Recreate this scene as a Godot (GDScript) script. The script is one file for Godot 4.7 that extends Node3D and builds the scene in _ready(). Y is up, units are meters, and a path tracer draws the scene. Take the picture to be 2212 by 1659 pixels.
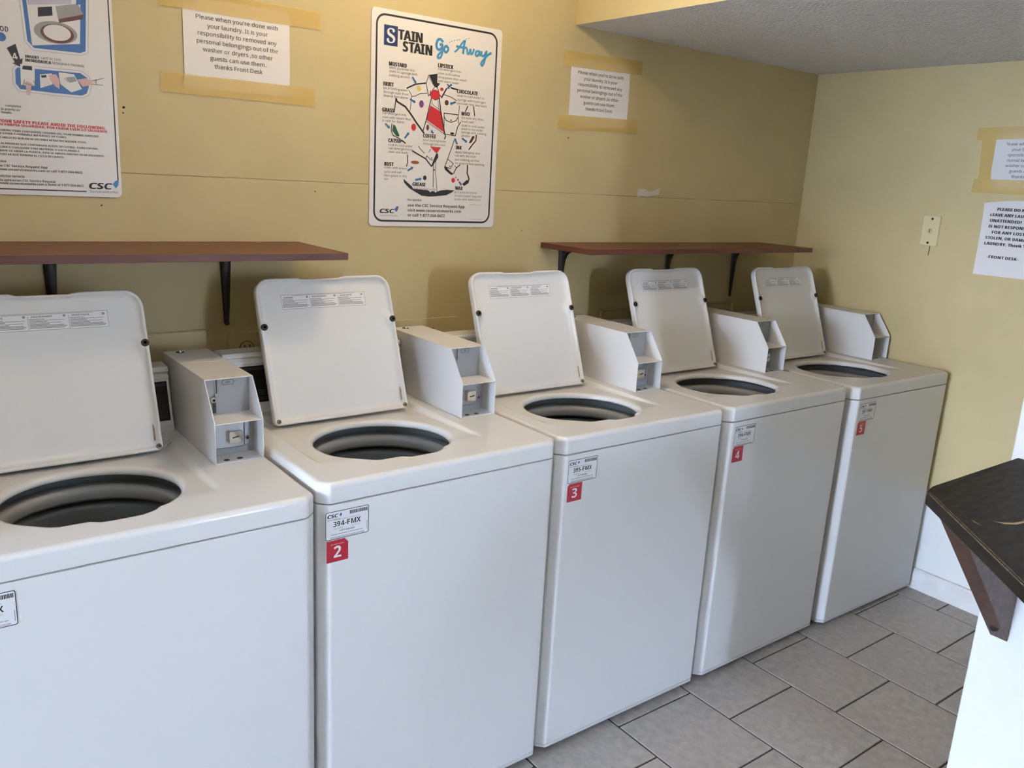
extends Node3D
# A motel laundry room: five coin washers in a row, shelves, posters and notices on khaki walls, a dark folding counter.
# x runs along the back wall, y is up, z comes out of the back wall towards the room.

const BACK := -0.776          # back wall face
const SIDE := 0.02            # face of the side wall beyond the last washer
const W := 0.648              # washer width
const D := 0.66               # washer depth
const TOP := 0.932            # washer top
const SEAM := 0.885

var M = {}
var taken = {}


# ---------------------------------------------------------------- mesh building
class MB:
	var v := PackedVector3Array()
	var n := PackedVector3Array()
	var T := Transform3D.IDENTITY

	func tri3(a: Vector3, b: Vector3, c: Vector3, na: Vector3, nb: Vector3, nc: Vector3) -> void:
		v.append(T * a); v.append(T * c); v.append(T * b)
		n.append((T.basis * na).normalized()); n.append((T.basis * nc).normalized()); n.append((T.basis * nb).normalized())

	func tri(a: Vector3, b: Vector3, c: Vector3) -> void:
		var k := (b - a).cross(c - a).normalized()
		tri3(a, b, c, k, k, k)

	func quad(a: Vector3, b: Vector3, c: Vector3, d: Vector3) -> void:
		tri(a, b, c)
		tri(a, c, d)

	# a box with chamfered edges
	func box(lo: Vector3, hi: Vector3, e := 0.0) -> void:
		var c := (lo + hi) / 2.0
		var h := (hi - lo) / 2.0
		e = minf(e, minf(h.x, minf(h.y, h.z)) * 0.9)
		var P := func(s: Vector3, axis: int) -> Vector3:
			var p := Vector3(h.x - e, h.y - e, h.z - e)
			p[axis] = h[axis]
			return c + p * s
		for axis in 3:
			var b := (axis + 1) % 3
			var d := (axis + 2) % 3
			for s in [-1.0, 1.0]:
				var q = []
				for k in [[-1, -1], [1, -1], [1, 1], [-1, 1]]:
					var w := Vector3.ZERO
					w[axis] = s; w[b] = k[0]; w[d] = k[1]
					q.append(P.call(w, axis))
				if s > 0: quad(q[0], q[1], q[2], q[3])
				else: quad(q[3], q[2], q[1], q[0])
			if e > 0.0:
				for sb in [-1.0, 1.0]:
					for sd in [-1.0, 1.0]:
						var w0 := Vector3.ZERO
						var w1 := Vector3.ZERO
						w0[axis] = -1; w0[b] = sb; w0[d] = sd
						w1[axis] = 1; w1[b] = sb; w1[d] = sd
						var q0 = P.call(w0, b)
						var q1 = P.call(w1, b)
						var q2 = P.call(w1, d)
						var q3 = P.call(w0, d)
						if sb * sd > 0: quad(q0, q3, q2, q1)
						else: quad(q0, q1, q2, q3)
		if e > 0.0:
			for sx in [-1.0, 1.0]:
				for sy in [-1.0, 1.0]:
					for sz in [-1.0, 1.0]:
						var s := Vector3(sx, sy, sz)
						if sx * sy * sz > 0: tri(P.call(s, 0), P.call(s, 1), P.call(s, 2))
						else: tri(P.call(s, 0), P.call(s, 2), P.call(s, 1))

	# rows of points, smooth; out side: (along row) x (to next row)
	func grid(rows: Array, closed := false) -> void:
		var nr := rows.size()
		var nc: int = rows[0].size()
		var nn = []
		for i in nr:
			var line := PackedVector3Array()
			for j in nc:
				var a: Vector3
				var b: Vector3
				if closed:
					a = rows[i][(j + 1) % nc]; b = rows[i][(j + nc - 1) % nc]
				else:
					a = rows[i][mini(j + 1, nc - 1)]; b = rows[i][maxi(j - 1, 0)]
				var u: Vector3 = rows[mini(i + 1, nr - 1)][j]
				var w: Vector3 = rows[maxi(i - 1, 0)][j]
				line.append((a - b).cross(u - w).normalized())
			nn.append(line)
		for i in nr - 1:
			for j in (nc if closed else nc - 1):
				var k := (j + 1) % nc
				tri3(rows[i][j], rows[i][k], rows[i + 1][k], nn[i][j], nn[i][k], nn[i + 1][k])
				tri3(rows[i][j], rows[i + 1][k], rows[i + 1][j], nn[i][j], nn[i + 1][k], nn[i + 1][j])

	# rows without smoothing between rows
	func bands(rows: Array, closed := true) -> void:
		for i in rows.size() - 1:
			grid([rows[i], rows[i + 1]], closed)

	func fan(c: Vector3, ring, up := true) -> void:
		for j in ring.size():
			var k: int = (j + 1) % ring.size()
			if up: tri(c, ring[j], ring[k])
			else: tri(c, ring[k], ring[j])

	# flat polygon in the xy plane at height z, facing +z
	func flat(p: PackedVector2Array, z := 0.0) -> void:
		if Geometry2D.is_polygon_clockwise(p):
			p = p.duplicate(); p.reverse()
		var t := Geometry2D.triangulate_polygon(p)
		for i in range(0, t.size(), 3):
			var a := Vector3(p[t[i]].x, p[t[i]].y, z)
			var b := Vector3(p[t[i + 1]].x, p[t[i + 1]].y, z)
			var c := Vector3(p[t[i + 2]].x, p[t[i + 2]].y, z)
			if (b - a).cross(c - a).z < 0: tri(a, c, b)
			else: tri(a, b, c)

	# polygon in xy pushed from z0 to z1, edges of the z1 face chamfered by e
	func prism(p: PackedVector2Array, z0: float, z1: float, e := 0.0) -> void:
		if Geometry2D.is_polygon_clockwise(p):
			p = p.duplicate(); p.reverse()
		var q := p
		if e > 0.0:
			var o := Geometry2D.offset_polygon(p, -e, Geometry2D.JOIN_MITER)
			if o.size() == 1 and o[0].size() == p.size():
				q = PackedVector2Array()
				for a in p:
					var best: Vector2 = o[0][0]
					for b in o[0]:
						if a.distance_to(b) < a.distance_to(best): best = b
					q.append(best)
		flat(q, z1)
		var t := Geometry2D.triangulate_polygon(p)
		for i in range(0, t.size(), 3):
			var a := Vector3(p[t[i]].x, p[t[i]].y, z0)
			var b := Vector3(p[t[i + 1]].x, p[t[i + 1]].y, z0)
			var c := Vector3(p[t[i + 2]].x, p[t[i + 2]].y, z0)
			if (b - a).cross(c - a).z > 0: tri(a, c, b)
			else: tri(a, b, c)
		for i in p.size():
			var j := (i + 1) % p.size()
			var k := z1 - (e if q != p else 0.0)
			quad(Vector3(p[i].x, p[i].y, z0), Vector3(p[j].x, p[j].y, z0), Vector3(p[j].x, p[j].y, k), Vector3(p[i].x, p[i].y, k))
			if q != p:
				quad(Vector3(p[i].x, p[i].y, k), Vector3(p[j].x, p[j].y, k), Vector3(q[j].x, q[j].y, z1), Vector3(q[i].x, q[i].y, z1))

	# profile of (radius, height) turned about y
	func lathe(profile: Array, at := Vector3.ZERO, segs := 48) -> void:
		var rows = []
		for p in profile:
			var r := PackedVector3Array()
			for j in segs:
				var a := TAU * j / segs
				r.append(at + Vector3(cos(a) * p.x, p.y, -sin(a) * p.x))
			rows.append(r)
		grid(rows, true)

	func tube(pts: Array, r: float, segs := 8) -> void:
		var rows = []
		for i in pts.size():
			var d: Vector3 = (pts[mini(i + 1, pts.size() - 1)] - pts[maxi(i - 1, 0)]).normalized()
			var s := d.cross(Vector3.UP if absf(d.y) < 0.9 else Vector3.RIGHT).normalized()
			var t := d.cross(s)
			var ring := PackedVector3Array()
			for j in segs:
				var a := TAU * j / segs
				ring.append(pts[i] + (s * cos(a) + t * sin(a)) * r)
			rows.append(ring)
		grid(rows, true)
		fan(pts[0], rows[0], false)
		fan(pts[-1], rows[-1], true)

	# a line of even width drawn flat
	func stroke(p: Array, w: float, z := 0.0) -> void:
		for i in p.size() - 1:
			var d: Vector2 = (p[i + 1] - p[i]).normalized() * w / 2.0
			var s := Vector2(-d.y, d.x)
			var a: Vector2 = p[i] - d * 0.6
			var b: Vector2 = p[i + 1] + d * 0.6
			flat(PackedVector2Array([a - s, b - s, b + s, a + s]), z + 0.00001 * (i % 24))

	func done(mesh: ArrayMesh = null, m: Material = null) -> ArrayMesh:
		if mesh == null: mesh = ArrayMesh.new()
		if v.is_empty(): return mesh
		var a = []
		a.resize(Mesh.ARRAY_MAX)
		a[Mesh.ARRAY_VERTEX] = v
		a[Mesh.ARRAY_NORMAL] = n
		mesh.add_surface_from_arrays(Mesh.PRIMITIVE_TRIANGLES, a)
		if m: mesh.surface_set_material(mesh.get_surface_count() - 1, m)
		return mesh


func numbered(called: String) -> String:
	if not taken.has(called):
		taken[called] = 0
		return called
	taken[called] += 1
	return "%s_%03d" % [called, taken[called]]

func tag(o: Node, label: String, category: String, group := "") -> Node:
	o.set_meta("label", label)
	o.set_meta("category", category)
	if group: o.set_meta("group", group)
	return o

func thing(called: String, label: String, category: String, at := Vector3.ZERO, group := "") -> Node3D:
	var o := Node3D.new()
	o.name = numbered(called)
	add_child(o)
	o.position = at
	tag(o, label, category, group)
	return o

func put(called: String, mesh, m: Material, parent: Node, label := "") -> MeshInstance3D:
	var o := MeshInstance3D.new()
	o.name = called
	o.mesh = mesh.done() if mesh is MB else mesh
	if m: o.material_override = m
	if label: o.set_meta("label", label)
	parent.add_child(o, true)
	return o

func struct(called: String, mb, m: Material, label := "") -> MeshInstance3D:
	var o := put(called, mb, m, self, label)
	o.set_meta("kind", "structure")
	return o


# ---------------------------------------------------------------- materials
func lin(r: float, g: float, b: float) -> Color:
	return Color(r, g, b).linear_to_srgb()

func mat(c: Color, rough := 0.5, metal := 0.0, spec := 0.5) -> StandardMaterial3D:
	var m := StandardMaterial3D.new()
	m.albedo_color = c
	m.roughness = rough
	m.metallic = metal
	m.metallic_specular = spec
	return m

func noise(kind: int, f: float, seed_: int, oct := 4) -> FastNoiseLite:
	var k := FastNoiseLite.new()
	k.noise_type = kind
	k.frequency = f
	k.seed = seed_
	k.fractal_octaves = oct
	return k

# colour between a and b after layered noise
func mottle(a: Color, b: Color, f: float, seed_: int, size := 256, stretch := Vector2.ONE, contrast := 1.0) -> ImageTexture:
	var k := noise(FastNoiseLite.TYPE_SIMPLEX_SMOOTH, f, seed_, 5)
	var img := Image.create(size, size, false, Image.FORMAT_RGB8)
	for y in size:
		for x in size:
			# blend the borders so that the pattern repeats without a seam
			var u := x / float(size)
			var w := y / float(size)
			var p := Vector2(x, y) * stretch
			var s := Vector2(size, size) * stretch
			var t := lerpf(lerpf(k.get_noise_2d(p.x, p.y), k.get_noise_2d(p.x - s.x, p.y), u), lerpf(k.get_noise_2d(p.x, p.y - s.y), k.get_noise_2d(p.x - s.x, p.y - s.y), u), w)
			img.set_pixel(x, y, a.lerp(b, clampf(0.5 + t * contrast, 0.0, 1.0)))
	return ImageTexture.create_from_image(img)

func grain_normal(f: float, seed_: int, strength: float, size := 256) -> ImageTexture:
	var img := noise(FastNoiseLite.TYPE_SIMPLEX_SMOOTH, f, seed_, 3).get_seamless_image(size, size)
	img.convert(Image.FORMAT_RGB8)
	img.bump_map_to_normal_map(strength)
	return ImageTexture.create_from_image(img)

func tiled(m: StandardMaterial3D, tex: Texture2D, per_metre: float, normal: Texture2D = null, amount := 0.3) -> StandardMaterial3D:
	if tex: m.albedo_texture = tex
	if normal:
		m.normal_enabled = true
		m.normal_texture = normal
		m.normal_scale = amount
	m.uv1_triplanar = true
	m.uv1_world_triplanar = true
	m.uv1_scale = Vector3.ONE * per_metre
	return m

func make_materials() -> void:
	var peel := grain_normal(0.09, 5, 3.0)
	M.paint = tiled(mat(Color.WHITE, 0.55), mottle(lin(0.50, 0.402, 0.200), lin(0.55, 0.445, 0.225), 0.012, 11), 0.9, peel, 0.05)
	M.plate_paint = mat(lin(0.525, 0.423, 0.212), 0.5)
	M.ceiling = tiled(mat(Color.WHITE, 0.9), mottle(lin(0.74, 0.735, 0.73), lin(0.82, 0.815, 0.81), 0.05, 3), 1.3, grain_normal(0.2, 8, 4.0), 0.5)
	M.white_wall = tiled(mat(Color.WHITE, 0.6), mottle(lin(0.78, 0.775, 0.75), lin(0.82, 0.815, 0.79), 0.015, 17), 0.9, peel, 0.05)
	M.trim = tiled(mat(Color.WHITE, 0.45), mottle(lin(0.70, 0.69, 0.66), lin(0.80, 0.79, 0.76), 0.03, 21), 1.4)
	M.enamel = mat(lin(0.80, 0.80, 0.795), 0.17, 0.0, 0.5)
	M.coin_paint = mat(lin(0.78, 0.78, 0.78), 0.35)
	M.coin_grey = mat(lin(0.36, 0.37, 0.38), 0.4)
	M.ring = mat(lin(0.36, 0.36, 0.355), 0.35)
	M.basket = mat(lin(0.20, 0.21, 0.21), 0.45)
	M.dark = mat(lin(0.018, 0.018, 0.02), 0.5)
	M.black = mat(lin(0.012, 0.012, 0.014), 0.35)
	M.panel_black = mat(lin(0.006, 0.006, 0.008), 0.15)
	M.panel_line = mat(lin(0.10, 0.10, 0.10), 0.4)
	M.panel_green = mat(lin(0.02, 0.12, 0.05), 0.4)
	M.rubber = mat(lin(0.02, 0.017, 0.016), 0.6)
	M.rust = tiled(mat(Color.WHITE, 0.8), mottle(lin(0.16, 0.09, 0.045), lin(0.34, 0.29, 0.22), 0.08, 31, 128), 30.0)
	M.chrome = mat(lin(0.66, 0.66, 0.64), 0.12, 1.0)
	M.steel = mat(lin(0.40, 0.43, 0.46), 0.3, 1.0)
	M.bracket = mat(lin(0.010, 0.010, 0.012), 0.4)
	M.board_white = mat(lin(0.74, 0.72, 0.71), 0.35)
	M.paper = mat(lin(0.80, 0.78, 0.78), 0.8)
	M.sticker = mat(lin(0.82, 0.82, 0.84), 0.35)
	M.ink = mat(lin(0.012, 0.011, 0.014), 0.5)
	M.ink_soft = mat(lin(0.09, 0.085, 0.09), 0.6)
	M.ink_grey = mat(lin(0.30, 0.29, 0.29), 0.5)
	M.ink_dim = mat(lin(0.10, 0.10, 0.10), 0.5)
	M.ink_red = mat(lin(0.52, 0.018, 0.022), 0.4)
	M.sticker_red = mat(lin(0.42, 0.008, 0.025), 0.35)
	M.ink_blue = mat(lin(0.035, 0.13, 0.36), 0.4)
	M.ink_sky = mat(lin(0.05, 0.26, 0.50), 0.4)
	M.ink_navy = mat(lin(0.008, 0.03, 0.13), 0.4)
	M.ink_green = mat(lin(0.012, 0.10, 0.05), 0.4)
	M.ink_brown = mat(lin(0.10, 0.025, 0.012), 0.4)
	M.ink_rust = mat(lin(0.27, 0.065, 0.02), 0.4)
	M.ink_violet = mat(lin(0.16, 0.04, 0.20), 0.4)
	M.ink_yellow = mat(lin(0.66, 0.52, 0.09), 0.4)
	M.ink_pink = mat(lin(0.62, 0.40, 0.38), 0.5)
	M.ink_lilac = mat(lin(0.50, 0.48, 0.60), 0.5)
	var tape := mat(lin(0.74, 0.52, 0.15), 0.45)
	tape.transparency = BaseMaterial3D.TRANSPARENCY_ALPHA
	tape.albedo_color.a = 0.62
	M.tape = tape
	M.tape_white = mat(lin(0.62, 0.58, 0.50), 0.6)
	M.shelf = tiled(mat(Color.WHITE, 0.42), mottle(lin(0.095, 0.023, 0.008), lin(0.18, 0.052, 0.019), 0.02, 41, 512, Vector2(0.35, 5.0), 1.1), 1.2)
	M.shelf_edge = tiled(mat(Color.WHITE, 0.45), mottle(lin(0.075, 0.018, 0.012), lin(0.13, 0.035, 0.02), 0.02, 43, 256, Vector2(0.4, 4.0), 1.1), 1.5)
	M.counter = tiled(mat(Color.WHITE, 0.6, 0.0, 0.25), mottle(lin(0.010, 0.008, 0.0055), lin(0.032, 0.025, 0.017), 0.03, 51, 512, Vector2(0.6, 2.6), 1.1), 1.4)
	M.counter_edge = tiled(mat(Color.WHITE, 0.5), mottle(lin(0.02, 0.014, 0.010), lin(0.30, 0.21, 0.13), 0.05, 53, 256, Vector2(1, 1), 1.6), 5.0)
	M.bare_wood = mat(lin(0.42, 0.27, 0.14), 0.6)
	M.brace = tiled(mat(Color.WHITE, 0.5), mottle(lin(0.040, 0.017, 0.012), lin(0.105, 0.050, 0.032), 0.03, 57, 256, Vector2(1.5, 1.5), 1.2), 2.2)
	M.tiles = []
	for k in 4:
		M.tiles.append(tiled(mat(Color.WHITE, 0.36), mottle(lin(0.33 + 0.012 * k, 0.295 + 0.011 * k, 0.26 + 0.010 * k), lin(0.46 + 0.010 * k, 0.41 + 0.010 * k, 0.365 + 0.010 * k), 0.022, 61 + k * 7, 512, Vector2.ONE, 1.0), 2.1 + 0.17 * k, grain_normal(0.1, 71, 2.0), 0.15))
	M.grout = tiled(mat(Color.WHITE, 0.95), mottle(lin(0.035, 0.03, 0.026), lin(0.085, 0.075, 0.065), 0.05, 81, 128), 4.0)
	M.cream = mat(lin(0.66, 0.56, 0.32), 0.4)
	M.hole = mat(lin(0.02, 0.016, 0.012), 0.8)
	M.ground = tiled(mat(Color.WHITE, 0.95), mottle(lin(0.42, 0.42, 0.41), lin(0.52, 0.52, 0.50), 0.03, 91), 0.6)
	M.frame = mat(lin(0.35, 0.35, 0.36), 0.35, 0.8)
	var bulb := mat(Color.WHITE, 0.4)
	bulb.emission_enabled = true
	bulb.emission = Color(1.0, 0.9, 0.76)
	bulb.emission_energy_multiplier = 14.0
	M.bulb = bulb
	M.fixture = mat(lin(0.7, 0.69, 0.66), 0.4)


# ---------------------------------------------------------------- lettering
var fonts = {}

func font(kind: String) -> Dictionary:
	if fonts.has(kind): return fonts[kind]
	var f := SystemFont.new()
	f.font_names = PackedStringArray(["Droid Serif" if kind.begins_with("serif") else "Droid Sans"])
	f.font_weight = 400 if kind == "plain" else 700
	f.allow_system_fallback = false
	var use: Font = f
	var h := letters("H", use)
	var b := h.get_aabb()
	fonts[kind] = {"font": use, "base": b.position.y, "cap": b.size.y}
	return fonts[kind]

func letters(s: String, f: Font) -> TextMesh:
	var t := TextMesh.new()
	t.font = f
	t.text = s
	t.font_size = 24
	t.pixel_size = 0.01
	t.curve_step = 1.0
	t.depth = 0.0
	t.horizontal_alignment = HORIZONTAL_ALIGNMENT_LEFT
	return t

# a line of text with its left end on the baseline at (x, y); width 0 keeps the font's own
func write(st: SurfaceTool, s: String, x: float, y: float, cap: float, width := 0.0, kind := "plain", z := 0.0, align := 0.0, base := Transform3D.IDENTITY, turn := 0.0) -> void:
	var f := font(kind)
	var t := letters(s, f.font)
	var b := t.get_aabb()
	var k: float = cap / f.cap
	var kx: float = width / b.size.x if width > 0.0 else k
	var at := Transform3D(Basis(Vector3(0, 0, 1), turn), Vector3(x, y, z))
	var skew := 0.22 * k if kind.contains("slant") else 0.0
	# heavy lettering: the same line laid over itself, a hair to either side
	for off in ([-0.045, 0.0, 0.045] if kind.contains("heavy") else [0.0]):
		var tr := at * Transform3D(Basis(Vector3(kx, 0, 0), Vector3(skew, k, 0), Vector3(0, 0, 1)), Vector3(-(b.position.x + b.size.x * align) * kx - skew * f.base + off * cap, -f.base * k, absf(off) * 0.001 + off * 0.0005))
		st.append_from(t, 0, base * tr)

func pen() -> SurfaceTool:
	var st := SurfaceTool.new()
	st.begin(Mesh.PRIMITIVE_TRIANGLES)
	return st

func round_rect(x0: float, y0: float, x1: float, y1: float, r: float, k := 6) -> PackedVector2Array:
	var p := PackedVector2Array()
	for c in [[x1 - r, y1 - r, 0.0], [x0 + r, y1 - r, 0.25], [x0 + r, y0 + r, 0.5], [x1 - r, y0 + r, 0.75]]:
		for i in k + 1:
			var a: float = TAU * (c[2] + 0.25 * i / k)
			p.append(Vector2(c[0] + cos(a) * r, c[1] + sin(a) * r))
	return p

func pairs(a: Array, k := 0.001) -> PackedVector2Array:
	var p := PackedVector2Array()
	for i in range(0, a.size(), 2): p.append(Vector2(a[i], a[i + 1]) * k)
	return p

func oval(x: float, y: float, rx: float, ry: float, turn := 0.0, n := 20) -> PackedVector2Array:
	var p := PackedVector2Array()
	for i in n: p.append(Vector2(x, y) + Vector2(cos(TAU * i / n) * rx, sin(TAU * i / n) * ry).rotated(turn))
	return p

# a ring of ink between two outlines with the same number of points
func outline(mb: MB, a: PackedVector2Array, b: PackedVector2Array, z: float) -> void:
	for i in a.size():
		var j := (i + 1) % a.size()
		mb.quad(Vector3(a[i].x, a[i].y, z), Vector3(a[j].x, a[j].y, z), Vector3(b[j].x, b[j].y, z), Vector3(b[i].x, b[i].y, z))


# ---------------------------------------------------------------- the scene
func _ready() -> void:
	var cam := Camera3D.new()
	cam.name = "camera"
	cam.position = Vector3(-3.3111, 1.5709, 1.5101)
	cam.rotation = Vector3(-0.2416, -0.6551, 0.0569)
	cam.fov = 49.439
	cam.near = 0.05
	cam.current = true
	add_child(cam)

	var env := Environment.new()
	var sky := Sky.new()
	var sm := ProceduralSkyMaterial.new()
	sm.sky_top_color = Color(0.74, 0.84, 1.0)
	sm.sky_horizon_color = Color(0.87, 0.92, 1.0)
	sm.ground_bottom_color = Color(0.62, 0.64, 0.68)
	sm.ground_horizon_color = Color(0.70, 0.73, 0.78)
	sky.sky_material = sm
	env.background_mode = Environment.BG_SKY
	env.sky = sky
	env.background_energy_multiplier = 84.0
	env.tonemap_mode = Environment.TONE_MAPPER_LINEAR
	env.tonemap_exposure = 1.08
	env.sdfgi_enabled = true
	env.ssao_enabled = true
	env.ssil_enabled = true
	var we := WorldEnvironment.new()
	we.name = "world_environment"
	we.environment = env
	add_child(we)

	make_materials()
	build_room()
	build_ceiling_light()
	build_washers()
	build_shelves()
	build_wall_fittings()
	build_stain_poster()
	build_guide_poster()
	build_notices()
	build_counter()


func build_room() -> void:
	# walls with thickness; daylight comes in by the doorway in the far wall beside the first washer
	var x0 := -6.5
	var z1 := 4.2
	var h := 2.44
	var mb := MB.new()
	mb.box(Vector3(x0 - 0.15, -0.1, BACK - 0.15), Vector3(SIDE + 0.15, h + 0.1, BACK - 0.006))
	var back := struct("wall_back", mb, M.paint, "khaki painted back wall with a fine horizontal joint")
	for y in [[0.0, 1.5295], [1.5307, h]]:
		var b := MB.new()
		b.box(Vector3(x0, y[0], BACK - 0.006), Vector3(SIDE, y[1], BACK), 0.0004)
		put("panel", b, M.paint, back)
	# nail holes and chips in the paint
	for p in [[-2.797, 1.686, 0.0035], [-2.799, 1.673, 0.0022], [-1.372, 1.716, 0.0030], [-2.30, 1.503, 0.0022], [-2.86, 1.45, 0.0022], [-2.03, 1.42, 0.002], [-1.55, 1.40, 0.002]]:
		var d := MB.new()
		d.flat(oval(p[0], p[1], p[2], p[2] * 0.8, 0.3, 9), BACK + 0.0004)
		put("nail_hole", d, M.hole, back)
	mb = MB.new()
	mb.box(Vector3(SIDE, 0.43, BACK - 0.15), Vector3(SIDE + 0.15, h + 0.1, z1 + 0.15))
	var right := struct("wall_right", mb, M.paint, "khaki painted side wall beyond the last washer")
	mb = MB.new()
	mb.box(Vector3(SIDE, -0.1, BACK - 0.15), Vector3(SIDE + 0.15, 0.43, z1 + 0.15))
	put("lower_wall_daylight", mb, M.white_wall, right, "lower part of the side wall, daylight put into its white colour")  # white stands in for the daylight falling on the lower khaki wall
	mb = MB.new()
	var wx := Vector2(-1.62, -1.32)
	var wy := Vector2(0.90, 2.00)
	mb.box(Vector3(x0 - 0.15, -0.1, z1), Vector3(wx.x, h + 0.1, z1 + 0.15))
	mb.box(Vector3(wx.y, -0.1, z1), Vector3(SIDE + 0.15, h + 0.1, z1 + 0.15))
	mb.box(Vector3(wx.x, -0.1, z1), Vector3(wx.y, wy.x, z1 + 0.15))
	mb.box(Vector3(wx.x, wy.y, z1), Vector3(wx.y, h + 0.1, z1 + 0.15))
	struct("wall_front", mb, M.paint)
	mb = MB.new()
	for b in [[wx.x, wx.x + 0.03, wy.x, wy.y], [wx.y - 0.03, wx.y, wy.x, wy.y], [wx.x, wx.y, wy.y - 0.03, wy.y], [wx.x, wx.y, wy.x, wy.x + 0.03]]:
		mb.box(Vector3(b[0], b[2], z1 - 0.01), Vector3(b[1], b[3], z1 + 0.16), 0.003)
	struct("added_window_1", mb, M.frame)  # added window, out of view, to brighten the first washers
	# wall with the doorway
	mb = MB.new()
	var dz0 := -0.10
	var dz1 := 1.35
	var dh := 2.20
	mb.box(Vector3(x0 - 0.15, -0.1, BACK - 0.15), Vector3(x0, h + 0.1, dz0))
	mb.box(Vector3(x0 - 0.15, -0.1, dz1), Vector3(x0, h + 0.1, z1 + 0.15))
	mb.box(Vector3(x0 - 0.15, dh, dz0), Vector3(x0, h + 0.1, dz1))
	struct("wall_left", mb, M.paint)
	mb = MB.new()
	for b in [[dz0, dz0 + 0.05, 0.0, dh], [dz1 - 0.05, dz1, 0.0, dh], [dz0, dz1, dh - 0.05, dh]]:
		mb.box(Vector3(x0 - 0.17, b[2], b[0]), Vector3(x0 + 0.02, b[3], b[1]), 0.004)
	struct("door_1", mb, M.frame)
	mb = MB.new()
	mb.box(Vector3(x0 - 0.15, h, BACK - 0.15), Vector3(SIDE + 0.15, h + 0.1, z1 + 0.15))
	struct("ceiling", mb, M.ceiling)
	# lowered ceiling over the last two washers: painted face, white underside
	mb = MB.new()
	var sx := -1.374
	var sy := 2.078
	mb.quad(Vector3(sx, sy, z1), Vector3(sx, sy, BACK), Vector3(SIDE, sy, BACK), Vector3(SIDE, sy, z1))
	var low := struct("ceiling_drop", mb, M.ceiling, "white underside of the dropped ceiling")
	mb = MB.new()
	mb.box(Vector3(sx, sy, BACK), Vector3(sx + 0.10, h, z1))
	put("face", mb, M.paint, low, "khaki face of the dropped ceiling")
	# short unseen return wall beside the first machine, shaped to block doorway light
	mb = MB.new()
	mb.box(Vector3(-3.55, 0.0, BACK), Vector3(-3.42, h, -0.06), 0.003)
	struct("wall_return", mb, M.paint)
	# partition that carries the counter
	mb = MB.new()
	mb.box(Vector3(-1.22, 0.0, 0.736), Vector3(SIDE, sy, z1), 0.003)
	struct("wall_partition", mb, M.white_wall, "white end wall that the dark counter is fixed to")
	# baseboard
	mb = MB.new()
	mb.prism(PackedVector2Array([Vector2(0.0, 0.0), Vector2(-0.014, 0.0), Vector2(-0.014, 0.080), Vector2(-0.009, 0.088), Vector2(0.0, 0.089)]), -0.02, 0.736)
	struct("baseboard_right", mb, M.trim, "white baseboard beside the last washer").position.x = SIDE
	# ground outside the doorway
	mb = MB.new()
	mb.box(Vector3(-30.0, -0.2, -20.0), Vector3(12.0, -0.11, 24.0))
	struct("ground", mb, M.ground)
	# added unseen roof and low wall outside, cutting down sky through the doorway
	mb = MB.new()
	mb.box(Vector3(-9.3, 2.26, -8.0), Vector3(x0 - 0.15, 2.42, 10.0))
	struct("added_roof_outside", mb, M.ceiling)
	mb = MB.new()
	mb.box(Vector3(-16.2, -0.1, -16.0), Vector3(-16.0, 1.9, 18.0))
	struct("added_wall_outside", mb, M.ground)  # added, out of view: hides the lowest band of sky
	# floor: grout bed with tiles laid in a half bond
	mb = MB.new()
	mb.box(Vector3(x0 - 0.15, -0.1, BACK), Vector3(SIDE, -0.003, z1))
	var floor_ := struct("floor", mb, M.grout, "beige stone-look tile floor with dark joints")
	var pitch := 0.3187
	var g := 0.0030
	var rng := RandomNumberGenerator.new()
	rng.seed = 7
	var shapes = {}
	for c in range(-1, 20):
		var xb := -0.091 - pitch * c          # higher x edge of the column
		var xa := xb - pitch
		var shift := 0.0105 if posmod(c, 2) == 0 else 0.168
		for r in range(-1, 13):
			var za := shift + pitch * r
			var zc := za + pitch
			var lo := Vector2(maxf(xa + g, x0), maxf(za + g, -0.30))
			var hi := Vector2(minf(xb - g, SIDE), minf(zc - g, z1))
			if hi.x - lo.x < 0.02 or hi.y - lo.y < 0.02: continue
			if lo.x > -1.2 and lo.y > 0.75: continue
			var size := hi - lo
			var key := "%.3f_%.3f" % [size.x, size.y]
			if not shapes.has(key):
				var b := MB.new()
				b.box(Vector3(-size.x / 2, -0.010, -size.y / 2), Vector3(size.x / 2, 0.0, size.y / 2), 0.0016)
				shapes[key] = b.done()
			var t := put("tile", shapes[key], M.tiles[rng.randi() % 4], floor_)
			t.position = Vector3((lo.x + hi.x) / 2, 0, (lo.y + hi.y) / 2)


func build_ceiling_light() -> void:
	lamp("twin bulb ceiling light near the back wall", Vector3(-2.07, 2.44, -0.20), 0.168, Color(1.0, 0.89, 0.71), 0.07)
	lamp("added unseen twin bulb fill light over the aisle", Vector3(-2.85, 2.44, 0.95), 0.06, Color(1.0, 0.95, 0.88), 0.10)  # this second light is added as fill for the lids and fronts

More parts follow.
